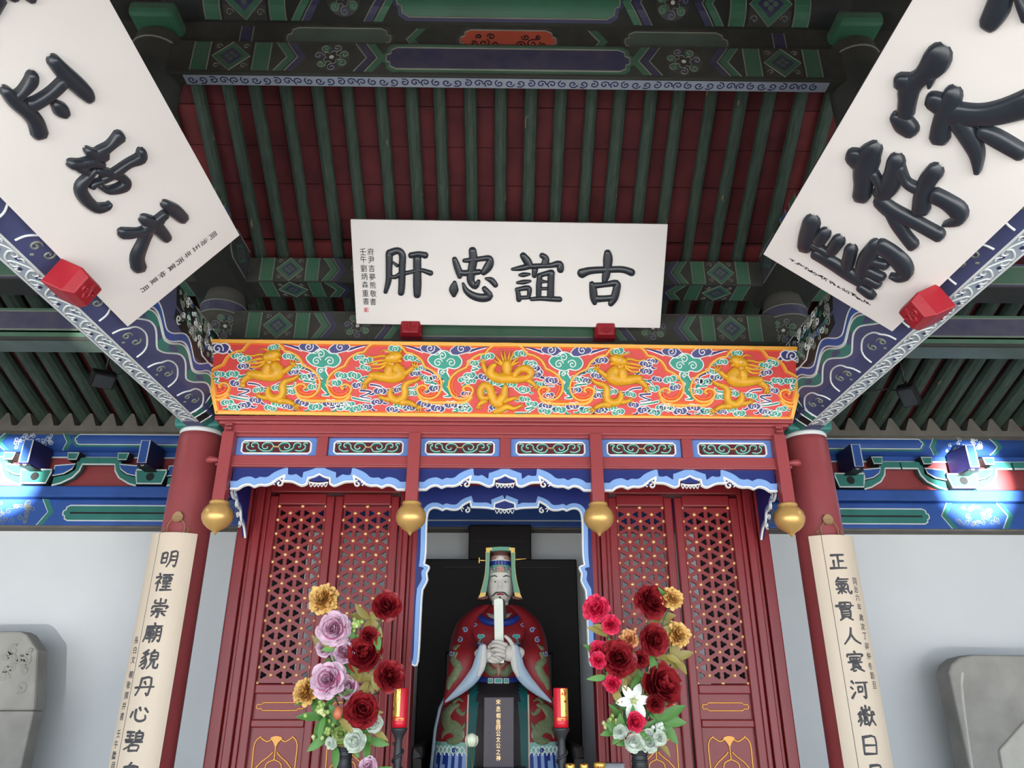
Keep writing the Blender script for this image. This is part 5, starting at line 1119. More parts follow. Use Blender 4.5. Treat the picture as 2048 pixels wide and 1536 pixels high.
# back half
bk = [[Vector((p.x, 2 * 5.33 - p.y + .0, p.z)) for p in row] for row in (grid[0], grid[-1])]
b.loft([[Vector((X0 + interp(SK, z)[0] * cos(pi * k / 20), 5.32 + .3 * sin(pi * k / 20), z)) for k in range(21)] for z in zs[::4]], 'robe_red', closed=False); b.build('skirt_robe', ST, smooth=True)
SKf = lambda a, z, h=0: skirt(X0 + a, z, h)
for sg in (-1, 1):
    mb = MB(); mb.ribbon([(sg * .187, z) for z in zs[:-4]], .010, SKf, .004, 'couplet_cream'); mb.build('gold_seam', ST)
    mb = MB(); mb.tube([skirt(X0 + sg * interp(SK, z)[0] * .985, z, .004) for z in [1.0 + .66 * i / 16 for i in range(17)]], [.016] * 17, 'lining', n=8); mb.build('robe_border', ST, smooth=True)
    # green dragon coiling on the knee, wave crests at the hem
    mb = MB()
    for P in ([(.245, 1.60, .02), (.29, 1.585, .045), (.325, 1.54, .06), (.31, 1.49, .07), (.265, 1.47, .075), (.235, 1.435, .07), (.26, 1.40, .05), (.305, 1.395, .03)], [(.25, 1.57, .03), (.22, 1.545, .02), (.205, 1.56, .01)], [(.30, 1.46, .04), (.335, 1.44, .025), (.345, 1.41, .01)], [(.24, 1.46, .03), (.21, 1.48, .02), (.205, 1.50, .008)], [(.28, 1.62, .03), (.25, 1.635, .02), (.22, 1.62, .008)]): mb.stroke([(sg * a, z, w) for a, z, w in P], SKf, .008, 'olive', n=5)
    mb.build('robe_dragon', ST, smooth=True)
    mb = MB()
    for k in range(7):
        for q in range(2): mb.ribbon(cr([(sg * (.205 + k * .027 + q * .012 - .02), 1.318 + q * .026), (sg * (.205 + k * .027 + q * .012), 1.342 + q * .026), (sg * (.205 + k * .027 + q * .012 + .014), 1.318 + q * .026)], 4), .006, SKf, .004, 'paint_white')
    mb.ribbon(spiral(sg * .265, 1.345, .016, 0, 1.2, 10), .010, SKf, .006, 'robe_blue'); mb.build('wave_crest', ST)
    mb = MB(); P = circle(sg * .225, 1.43, .018, 12); mb.fill(P, SKf, .004, 'robe_blue'); mb.ribbon(P, .006, SKf, .006, 'paint_white', closed=True); mb.build('robe_cloud', ST)
    # sleeves: horizontal sections from shoulder to hanging tip (photo columns)
    sec = [(1211, 958, 984, 5.33, .05), (1219, 943, 980, 5.33, .08), (1231, 928, 970, 5.32, .10), (1248, 913, 960, 5.30, .12), (1268, 905, 952, 5.26, .13), (1288, 900, 956, 5.20, .14), (1306, 898, 962, 5.13, .14), (1332, 896, 957, 5.09, .12), (1358, 893, 945, 5.07, .095), (1380, 890, 925, 5.06, .065), (1400, 887, 905, 5.06, .035), (1410, 886, 893, 5.06, .012)]
    b = MB(); rings = []
    for v, xo, xi, yc, hd in [tuple(q) for q in cr(sec, 3)]:
        a = onY(xo, v, yc); c = onY(xi, v, yc); z = a.z; cx = (a.x + c.x) / 2 - X0; hw = abs(c.x - a.x) / 2
        cx = cx if sg < 0 else -cx
        rings.append([(X0 + cx + hw * cos(2 * pi * k / 20) * (1 if sg < 0 else -1), yc + hd * sin(2 * pi * k / 20), z) for k in range(20)])
    b.loft(rings, 'robe_red'); b.build('sleeve', ST, smooth=True)
    SECT = [(onY(xo, v, yc).z, abs(onY(xo, v, yc).x - X0), abs(onY(xi, v, yc).x - X0), yc, hd) for v, xo, xi, yc, hd in sec]
    def SV(x, z, h=0, sg=sg, SECT=SECT):
        xo, xi, yc, hd = interp(SECT, z); c = (xo + xi) / 2; w = abs(xo - xi) / 2 + 1e-4; return Vector((X0 + sg * x, yc - hd * math.sqrt(max(.05, 1 - ((x - c) / w) ** 2)) - h, z))
    SL = lambda x, z, h=0, sg=sg: Vector((X0 + sg * x, 4.985 - h + .25 * max(0, x - .17) + max(0, (1.72 - z)) * .12, z))
    px_ = lambda x, y: (-(onY(800 + x / 2.415, 900 + y / 2.415, 5.0).x - X0), onY(800 + x / 2.415, 900 + y / 2.415, 5.0).z)
    mb = MB(); mb.stroke([px_(x, y) + (w * .00135,) for x, y, w in ((395, 950, 26), (384, 1010, 44), (372, 1065, 56), (340, 1110, 56), (285, 1162, 40), (218, 1216, 10))], SL, .022, 'lining', n=6); mb.build('sleeve_lining', ST, smooth=True)
    mb = MB(); mb.stroke([px_(x, y) + (w * .00135,) for x, y, w in ((405, 950, 26), (402, 1010, 34), (392, 1060, 30), (378, 1095, 12))], lambda a, z, h=0: SL(a, z, h + .012), .016, 'under_white', n=6); mb.build('inner_sleeve', ST, smooth=True)
    mb = MB()
    for P in ([(.265, 1.90, .02), (.285, 1.86, .04), (.25, 1.82, .05), (.27, 1.77, .05), (.30, 1.73, .045), (.31, 1.69, .02)], [(.25, 1.83, .03), (.225, 1.80, .012)], [(.28, 1.93, .03), (.25, 1.95, .012)]): mb.stroke(P, SV, .008, 'olive', n=5)
    for x, z in ((.25, 1.985), (.30, 1.90), (.22, 2.05)): mc = MB(); mc.ribbon(spiral(x, z, .020, x * 30, 1.3, 12), .008, SV, .008, 'lining'); mc.fill(circle(x, z, .012, 8), SV, .005, 'cloud_navy', .01); mc.build('robe_cloud', ST)
    mb.build('robe_dragon', ST, smooth=True)
    # chest clouds
    for k, (x, z, m_) in enumerate(((.17, 2.085, 'cloud_navy'), (.195, 1.985, 'olive'), (.115, 2.01, 'cloud_green'), (.12, 1.955, 'cloud_navy'))):
        mb = MB(); P = [(X0 + sg * (x + a * .024), z + c * .017) for a, c in cr([(-1, 0), (-.6, .7), (.1, .6), (.7, .7), (1, .1), (.5, -.6), (-.3, -.5)], 3, closed=True)]
        TT = lambda a, zq, h=0: torso(a, zq, h)
        mb.fill(P, TT, .006, m_, .012); mb.ribbon(P, .006, TT, .010, 'lining', closed=True, h0=.003); mb.stroke([(X0 + sg * x, z - .012, .014), (X0 + sg * (x + .012), z - .035, .010), (X0 + sg * (x - .002), z - .052, .004)], TT, .008, m_, n=4); mb.build('robe_cloud', ST)
# belly dragon, belt
TB = lambda a, z, h=0: torso(X0 + a, z, h)
mb = MB(); [mb.stroke(P, TB, .010, 'olive', n=5) for P in ([(-.13, 1.845, .03), (-.08, 1.825, .05), (-.045, 1.79, .045), (-.01, 1.80, .03)], [(.13, 1.845, .03), (.08, 1.82, .05), (.045, 1.785, .045), (.01, 1.795, .03)])]; mb.build('robe_dragon', ST, smooth=True)
mb = MB(); [mb.stroke(P, TB, .012, 'hat_pink', n=4) for P in ([(-.03, 1.86, .02), (0, 1.82, .035), (.0, 1.775, .02)], [(-.05, 1.85, .012), (-.02, 1.83, .02)], [(.05, 1.85, .012), (.02, 1.83, .02)])]; mb.build('robe_flame', ST, smooth=True)
b = MB(); rings = []
for z, g in ((1.715, .0), (1.717, .012), (1.757, .012), (1.76, 0)): rings.append([(X0 + (.175 + g) * cos(2 * pi * k / 36), 5.27 + (.15 + g) * sin(2 * pi * k / 36), z + .025 * (1 + sin(2 * pi * k / 36)) ) for k in range(36)])
b.loft(rings, 'robe_blue', caps=False); b.build('belt', ST, smooth=True)
for dx, w in ((-.05, .017), (0, .026), (.05, .017)):
    mb = MB(); mb.obox((X0 + dx, 5.105, 1.74), ((w, 0, 0), (0, .006, 0), (0, 0, .016)), 'under_white'); mb.obox((X0 + dx, 5.099, 1.74), ((w * .75, 0, 0), (0, .004, 0), (0, 0, .011)), 'cloud_green'); mb.build('belt_plaque', ST, bevel=.003)
# collar rings
b = MB(); cp = [(X0 + .125 * cos(a), 5.285 - .0 + .145 * sin(a), 2.15 + .058 * sin(a)) for a in [2 * pi * k / 40 for k in range(41)]]; b.tube(cp, .024, 'robe_blue', n=10, flat=1.0); b.build('blue_collar', ST, smooth=True)
b = MB(); b.tube([(X0 + .085 * cos(a), 5.295 + .10 * sin(a), 2.17 + .04 * sin(a)) for a in [2 * pi * k / 40 for k in range(41)]], .022, 'collar_grey', n=10); b.build('grey_collar', ST, smooth=True)
# head --------------------------------------------------------------------
HX = onY(1000.5, 1165, 5.2).x; YH = 5.31
zb_, zt_ = zz(1203, 5.2), zz(1128, 5.2); ze = zz(1163.5, 5.2); zn = zz(1178, 5.2); zm = zz(1189, 5.2)
def gs(x, s): return math.exp(-(x / s) ** 2)
b = MB(); rings = []; NZ, NA = 34, 48
for i in range(NZ + 1):
    z = zb_ - .004 + (zt_ - zb_ + .06) * i / NZ; f = (z - zb_) / (zt_ - zb_)
    hw = .092 * (1 - max(0, .38 - f) ** 2 * 3.6) * (1 if f < .9 else max(.2, 1 - (f - .9) * 1.5)); hd = .108 * (1 - max(0, .22 - f) ** 2 * 6)
    if i == 0: hw *= .5; hd *= .6
    ring = []
    for k in range(NA):
        a = 2 * pi * k / NA; x = hw * sin(a); y = -hd * cos(a)      # a = 0 faces the viewer
        if cos(a) > 0:
            nose = .030 * gs(x, .011) * (gs(z - zn - .006, .010) + .55 * gs(z - zn - .03, .02) + .3 * gs(z - ze + .002, .014)) + .012 * gs(abs(x) - .013, .008) * gs(z - zn, .008)
            sock = -.010 * gs(abs(x) - .036, .018) * gs(z - ze - .002, .012)
            brow = .006 * gs(abs(x) - .036, .025) * gs(z - ze - .026, .010)
            lips = .008 * gs(x, .022) * (gs(z - zm - .005, .005) + gs(z - zm + .006, .006)); chin = .010 * gs(x, .025) * gs(z - zb_ - .012, .014); cheek = .005 * gs(abs(x) - .05, .02) * gs(z - zn - .005, .02)
            y -= (nose + sock + brow + lips + chin + cheek)
        ring.append((HX + x, YH + y, z))
    rings.append(ring)
b.loft(rings, 'skin_clay'); head = b.build('head', ST, smooth=True)
def face(x, z, h=0): 
    hd = .108; q = max(.05, 1 - (x / .092) ** 2); return Vector((HX + x, YH - hd * math.sqrt(q) - h, z))
for sg in (-1, 1):
    b = MB(); b.lathe([(.0002, -.008), (.009, -.005), (.0125, 0), (.009, .005), (.0002, .008)], 'under_white', (HX + sg * .036, YH - .094, ze), n=14, axis='Z', sx=1.25, sy=.8); e = b.build('eye', head, smooth=True)
    b = MB(); b.lathe([(.0002, 0), (.005, .001), (.0002, .003)], 'black', (HX + sg * .034, YH - .1045, ze), n=10, axis='Y'); b.build('pupil', head, smooth=True)
    b = MB(); b.stroke([(sg * .018, ze + .010, .004), (sg * .036, ze + .015, .006), (sg * .056, ze + .006, .003)], face, .006, 'skin_clay', n=5); b.build('eyelid', head, smooth=True)
    b = MB(); b.stroke([(sg * .020, ze + .033, .006), (sg * .040, ze + .042, .010), (sg * .068, ze + .038, .003)], face, .006, 'hair_grey', n=5); b.build('eyebrow', head, smooth=True)
    b = MB(); b.stroke([(sg * .002, zm + .014, .006), (sg * .028, zm + .012, .011), (sg * .045, zm - .002, .009), (sg * .062, zm - .010, .002)], face, .016, 'hair_grey', n=5); b.build('moustache', head, smooth=True)
    b = MB(); b.lathe([(.0002, -.032), (.010, -.022), (.014, 0), (.016, .018), (.0002, .032)], 'skin_clay', (HX + sg * .094, YH + .005, ze - .02), n=12, sx=.7, sy=1.2); b.build('ear', head, smooth=True)
b = MB(); b.stroke([(-.020, zm, .010), (0, zm + .003, .016), (.020, zm, .010)], face, .013, 'lip_red', n=5); b.build('lips', head, smooth=True)
b = MB(); b.stroke([(-.004, zm - .016, .010), (.0, zm - .024, .016), (.002, zm - .032, .008)], face, .010, 'hair_grey', n=4); b.build('goatee', head, smooth=True)
b = MB(); b.stroke([(.020, zb_ + .008, .02), (.024, zb_ - .05, .032), (.024, zb_ - .11, .034), (.018, zb_ - .17, .014)], lambda x, z, h=0: Vector((HX + x, YH - .10 - h - (zb_ - z) * .35, z)), .014, 'hair_grey', n=6); b.build('long_beard', head, smooth=True)
b = MB(); b.lathe([(.055, 2.10), (.052, 2.20), (.058, zb_ + .02)], 'skin_clay', (HX, 5.325, 0), n=20); b.build('neck', ST, smooth=True)
# official hat --------------------------------------------------------------
hat = thing('x', '', '') ; bpy.data.objects.remove(hat)
zh = lambda y: zz(1060 + y / 6.4, 5.2)
def ringz(z, r, m, z2, r2):
    return [[(HX + r_ * sin(2 * pi * k / 32), YH - .005 - r_ * 1.2 * cos(2 * pi * k / 32), q + .006 * cos(2 * pi * k / 32)) for k in range(32)] for q, r_ in ((z, r - .002), (z + .001, r), (z2 - .001, r2), (z2, r2 - .002))]
hb = MB(); hb.loft(ringz(zh(552), .088, '', zh(450), .086), 'hat_green'); HT = hb.build('hat_band', ST, smooth=False)
Sh = lambda a, z, h=0: Vector((HX + (.087 + h) * sin(a / .087), YH - .005 - (.087 + h) * 1.2 * cos(a / .087), z))
mb = MB()
for sg in (-1, 1):
    for k in range(4): mb.ribbon(spiral(sg * (.02 + .02 * k), (zh(552) + zh(450)) / 2 + .006 * (-1) ** k, .012, k, 1.2 * sg, 10), .005, Sh, .004, ('robe_blue', 'hat_pink')[k % 2])
mb.prism([(-.02, zh(540)), (.02, zh(540)), (.025, zh(480)), (0, zh(455)), (-.025, zh(480))], Sh, 0, .006, 'hat_pink'); mb.build('hat_ornament', HT)
hb = MB(); hb.loft(ringz(zh(448), .085, '', zh(383), .083), 'paint_white'); hb.build('hat_band', ST)
for k in range(9):
    mb = MB(); a = -.088 + .022 * k; mb.prism([(a - .009, zh(444)), (a + .009, zh(444)), (a + .009, zh(388)), (a - .009, zh(388))], Sh, -.004, .003, 'robe_blue'); mb.build('blue_tile', HT)
hb = MB(); hb.loft(ringz(zh(382), .082, '', zh(325), .074), 'hat_pink'); hb.build('hat_band', ST)
hb = MB(); hb.loft(ringz(zh(325), .074, '', zh(262), .072), 'hat_brown'); hb.build('hat_crown', ST)
FHt = Frame((0, 5.20, 0), (1, 0, 0), (0, 0, 1), (0, -1, 0)); hp = lambda x, y: FHt.px(840 + x / 6.4, 1060 + y / 6.4)
for sg in (-1, 1):
    mir = lambda P: [hp(x, y) for x, y in P] if sg < 0 else [(2 * HX - a, c) for a, c in [hp(x, y) for x, y in P]]
    P = mir(cr([(845, 285), (842, 480), (820, 640), (775, 810)], 4)) + mir(cr([(845, 800), (868, 680), (885, 540), (895, 285)], 4)); mb = MB(); mb.prism(P, FHt, -.03, .012, 'hat_green'); s_ = mb.build('hat_side_strip', ST)
    mb = MB(); mb.ribbon(mir(cr([(845, 285), (842, 480), (820, 640), (775, 810)], 4)), .006, FHt, .016, 'hat_gold', h0=.008); mb.build('gold_edge', s_)
    mb = MB(); mb.prism(mir([(775, 810), (845, 800), (835, 850), (790, 862), (748, 868)]), FHt, -.03, .014, 'hat_gold'); mb.build('gold_corner', s_)
    mb = MB(); mb.prism(mir([(748, 868), (790, 862), (835, 850), (872, 840), (868, 880), (800, 892), (735, 884)]), FHt, -.08, .008, 'hat_brown'); mb.build('hat_tail', s_)
    mb = MB(); mb.prism(mir([(845, 232), (915, 228), (925, 250), (895, 272), (893, 300), (868, 290), (846, 296)]), FHt, -.03, .014, 'hat_gold'); mb.build('gold_corner', s_)
mb = MB(); mb.prism([hp(*p) for p in ((905, 226), (1030, 217), (1160, 222), (1160, 268), (1030, 264), (905, 272))], FHt, -.05, .012, 'hat_green'); mb.build('hat_top_strip', ST)
mb = MB(); mb.prism([hp(*p) for p in ((860, 240), (1205, 235), (1210, 520), (860, 520))], FHt, -.16, -.10, 'hat_brown'); mb.build('hat_back', ST)
mb = MB(); a = hp(758, 388); c = hp(842, 392); mb.tube([FHt(*a), FHt(*c)], .004, 'hat_gold', n=6); mb.tube([FHt(a[0], a[1] - .018), FHt(a[0], a[1] + .018)], .005, 'hat_gold', n=6); mb.build('hat_pin', ST, smooth=True)
mb = MB(); mb.tube([FHt(*hp(1222, 378)), FHt(*hp(1362, 368))], [.005, .002], 'hat_gold', n=6); mb.build('hat_pin', ST, smooth=True)
# hands ---------------------------------------------------------------------
FHd = Frame((0, 5.0, 0), (1, 0, 0), (0, 0, 1), (0, -1, 0)); dp = lambda x, y: FHd.px(800 + x / 2.415, 900 + y / 2.415)
def lump(mb, x, y, rx, rz, ry, dy, m='skin_clay', rot=0):
    a, c = dp(x, y); o = Vector((a, 5.0 + dy, c)); n = 14; R_ = []
    for i in range(9):
        t = -pi / 2 + pi * i / 8; ring = []
        for k in range(n): p = 2 * pi * k / n; lx, lz = rx * sin(t), rz * cos(t) * cos(p); ring.append(o + Vector((lx * cos(rot) - lz * sin(rot), ry * cos(t) * sin(p), lx * sin(rot) + lz * cos(rot))))
        R_.append(ring)
    mb.loft(R_, m)
def finger(mb, pts, r): # (x, y, depth)
    P = cr([(dp(x, y)[0], 5.0 + d, dp(x, y)[1]) for x, y, d in pts], 4); n = len(P); mb.tube(P, [r * (1.05 - .35 * i / (n - 1)) for i in range(n)], 'skin_clay', n=9); q = P[-1]; lumpv = [[Vector(q) + Vector((r * .7 * cos(t) * (cos(k * pi / 4)), r * .7 * cos(t) * sin(k * pi / 4), r * .7 * sin(t))) for k in range(8)] for t in [-1.5, -.8, 0, .8, 1.5]]; mb.loft(lumpv, 'skin_clay')
b = MB(); lump(b, 432, 990, .062, .046, .032, .01, rot=.25); lump(b, 395, 985, .05, .04, .035, .03)          # hand on the viewer's left: palm, wrist
for pts in (((452, 965, -.02), (480, 985, -.035), (500, 1000, -.02)), ((448, 985, -.02), (474, 1003, -.034), (492, 1014, -.015)), ((440, 1002, -.015), (464, 1016, -.028), (482, 1022, -.01)), ((428, 1014, -.01), (450, 1024, -.02), (466, 1026, 0))): finger(b, pts, .0125)
finger(b, ((430, 955, -.01), (446, 938, -.03), (462, 930, -.03)), .013); b.build('hand', ST, smooth=True)
b = MB(); lump(b, 528, 982, .062, .050, .034, -.012, rot=-.2); lump(b, 566, 980, .05, .042, .036, .02)
for pts in (((515, 945, -.04), (475, 930, -.062), (448, 930, -.045)), ((508, 962, -.045), (468, 948, -.068), (440, 950, -.048)), ((506, 980, -.045), (468, 968, -.066), (442, 972, -.045)), ((508, 998, -.035), (475, 990, -.055), (452, 994, -.035))): finger(b, pts, .0135)
finger(b, ((545, 945, -.02), (526, 918, -.035), (509, 902, -.03)), .0145); b.build('hand', ST, smooth=True)
# tablet held in the hands ----------------------------------------------------
HU = MB(); P = [dp(x, y) for x, y in ((453, 728), (458, 721), (476, 717), (492, 720), (498, 728), (501, 930), (503, 1030), (461, 1030), (457, 930))]
S = Frame((0, 5.0, 0), (1, 0, 0), (0, 0, 1), (0, -1, 0)); HU.prism(P, S, -.006, .012, 'ivory'); HU.add([S(a, c, -.006) for a, c in P], [tuple(range(len(P)))], 'ivory')
tag(HU.build('ceremonial_tablet', bevel=.003), 'tall narrow ivory tablet held upright in the hands of the statue', 'tablet')
# pedestal and throne
PD = thing('statue_pedestal', 'dark wooden pedestal and chair back carrying the seated statue', 'pedestal', (0, 5.5, 0)); b = MB(); b.box(-.62, .56, 4.93, 5.95, 0, .90, 'chair_dark'); b.build('plinth', PD, bevel=.01); b = MB(); b.box(-.42, .36, 5.66, 5.76, .9, 1.95, 'chair_dark'); b.build('chair_back', PD, bevel=.02)
for sx in (-1, 1): b = MB(); b.box(X0 + sx * .49 - .03, X0 + sx * .49 + .03, 5.05, 5.75, 1.30, 1.37, 'chair_dark'); b.box(X0 + sx * .49 - .03, X0 + sx * .49 + .03, 5.05, 5.11, .9, 1.30, 'chair_dark'); b.build('chair_arm', PD, bevel=.01)
# spirit tablet -----------------------------------------------------------------
mat('spirit_purple', (66, 56, 66), .45, var=.08)
SPT = thing('spirit_tablet', 'dark upright spirit tablet with one column of gold characters before the statue', 'tablet', (X0, 4.76, 1.10)); FT = Frame((0, 4.74, 0), (1, 0, 0), (0, 0, 1), (0, -1, 0))
a0 = FT.px(968, 1394); a1 = FT.px(1028, 1394); b = MB(); b.box(a0[0], a1[0], 4.74, 4.78, 1.20, a0[1], 'spirit_purple'); b.build('board', SPT, bevel=.004)
b = MB(); b.box(a0[0] - .05, a1[0] + .05, 4.70, 4.84, 1.10, 1.21, 'iron'); b.box(a0[0] - .075, a1[0] + .075, 4.69, 4.85, 1.255, 1.275, 'iron'); b.build('base', SPT, bevel=.006)
for k in range(9): b = MB(); x = a0[0] - .06 + (a1[0] - a0[0] + .12) * k / 8; b.box(x - .006, x + .006, 4.695, 4.715, 1.205, 1.258, 'iron'); b.build('baluster', SPT)
for ch, y in zip('宋丞相信國公文公之神', (690, 780, 865, 945, 1020, 1095, 1172, 1250, 1330, 1410)):
    a, c = FT.px(840 + 1002 / 6.4, 1296 + y / 6.4); mb = MB(); put_glyph(mb, ch, FT, a, c, .028, .002, 'stud_gold', .9); mb.build('gold_character', SPT)
# ---------------------------------------------------------------- altar tables
mat('altar_red', (96, 26, 28), .4, var=.1)
def table(x0, x1, y0, y1, z, label):
    t = thing('altar_table', label, 'table', ((x0 + x1) / 2, (y0 + y1) / 2, 0), 'altar tables'); b = MB(); b.box(x0, x1, y0, y1, z - .05, z, 'altar_red'); b.build('table_top', t, bevel=.008)
    b = MB(); b.box(x0 + .05, x1 - .05, y0 + .03, y1 - .03, z - .17, z - .05, 'altar_red'); b.build('apron', t, bevel=.005)
    for x in (x0 + .08, x1 - .08):
        for y in (y0 + .07, y1 - .07): b = MB(); b.box(x - .04, x + .04, y - .04, y + .04, 0, z - .06, 'altar_red'); b.build('leg', t, bevel=.006)
table(-1.0, .95, 3.86, 4.34, 1.10, 'long red altar table below the vases and candles'); table(-.45, .40, 4.64, 4.90, 1.10, 'short red altar table under the spirit tablet')
# ---------------------------------------------------------------- vases and flowers
mat('leaf_green', (82, 128, 62), .5, var=.2); mat('leaf_olive', (140, 128, 70), .45, var=.2); mat('leaf_dark', (52, 82, 50), .5, var=.2)
for nm, c, c2 in (('red', (104, 8, 22), (146, 36, 42)), ('pink', (198, 120, 158), (222, 192, 210)), ('gold', (182, 126, 62), (226, 186, 112)), ('hot', (206, 24, 66), (226, 60, 96)), ('white', (226, 230, 226), (206, 218, 200)), ('pale', (196, 204, 142), (150, 178, 96)), ('peach', (192, 110, 76), (222, 168, 110))):
    mat('petal_' + nm, c, .4, var=.15, scale=30); mat('petal_%s_edge' % nm, c2, .4, var=.1, scale=30)
YV = 4.10
def petal(mb, o, d, up, L, W_, cup, m, me, rng, ruff=.34):
    """one curved petal starting at o, pointing along d, bending towards up"""
    s_ = d.cross(up).normalized(); rows = []; N_ = 4
    for i in range(N_ + 1):
        t = i / N_; w = W_ * (math.sin(min(1, t * 1.15 + .12) * pi * .62)) ; c = o + d * (L * t) + up * (cup * L * t * t)
        rows.append([c + s_ * (w * k / 2) + up * (abs(k / 2) ** 2 * .25 * W_ + rng.uniform(-1, 1) * ruff * W_ * t * .5) - d * (abs(k / 2) ** 2 * L * .16 * t) for k in (-2, -1, 0, 1, 2)])
    mb.loft(rows[:N_], m, closed=False); mb.loft(rows[N_ - 1:], me, closed=False)
def bloom(mb, c, n, R_, col, rng, dens=1.0, open_=1.0, wk=1.0):
    n = n.normalized(); u = n.orthogonal().normalized(); v = n.cross(u)
    for k, (cnt, el, L, W_) in enumerate(((9, -.25, 1.0, .55), (10, .1, 1.0, .50), (9, .4, .92, .46), (8, .7, .82, .40), (7, 1.0, .68, .34), (5, 1.25, .5, .28))):
        for j in range(int(cnt * dens)):
            a = 2 * pi * (j + .5 * (k % 2)) / int(cnt * dens) + rng.uniform(-.3, .3); e = el + rng.uniform(-.22, .22) * (1.6 if wk < 1 else .6); d = (u * cos(a) + v * sin(a)) * cos(e) + n * sin(e); up = (n * cos(e) - (u * cos(a) + v * sin(a)) * sin(e))
            petal(mb, c - n * R_ * .15 + d * R_ * .08, d, up, R_ * L * rng.uniform(.9, 1.1), R_ * W_ * wk * rng.uniform(.8, 1.25), .35 * open_ * rng.uniform(.4, 1.3), 'petal_' + col, 'petal_%s_edge' % col, rng)
def leafmesh(mb, o, d, L, W_, m, rng):
    up = Vector((rng.uniform(-.5, .5), -1, rng.uniform(-.2, .6))).normalized(); s_ = d.cross(up).normalized(); up = s_.cross(d); rows = []
    for i in range(6):
        t = i / 5; w = W_ * math.sin(pi * (t * .93 + .05)) ** .8; c = o + d * L * t - up * (.25 * L * t * t); rows.append([c - s_ * w * .5 + up * w * .18, c, c + s_ * w * .5 + up * w * .18])
    mb.loft(rows, m, closed=False)
def vase(u, v, label):
    p = onY(u, v, YV); t = thing('flower_vase', label, 'vase', (p.x, YV, 1.10), 'altar vases'); z = p.z
    b = MB(); b.lathe([(.06, 1.10), (.062, 1.12), (.045, 1.14), (.05, 1.18), (.066, 1.23), (.062, 1.28), (.042, 1.32), (.036, z - .055), (.040, z - .05), (.036, z - .04), (.040, z - .02), (.050, z), (.044, z), (.030, z - .05)], 'iron', (p.x, YV, 0), n=24); b.build('vase_body', t, smooth=True)
    for q in (1.305, z - .06, z - .03): b = MB(); b.lathe([(.036, q - .006), (.044, q), (.036, q + .006)], 'iron', (p.x, YV, 0), n=24); b.build('ring', t, smooth=True)
    return Vector((p.x, YV, z))
mL = vase(690, 1487, 'dark iron vase holding the pink and red bouquet left of the statue'); mR = vase(1278, 1495, 'dark iron vase holding the bouquet with a white lily right of the statue')
PXM = YV / 1545.0
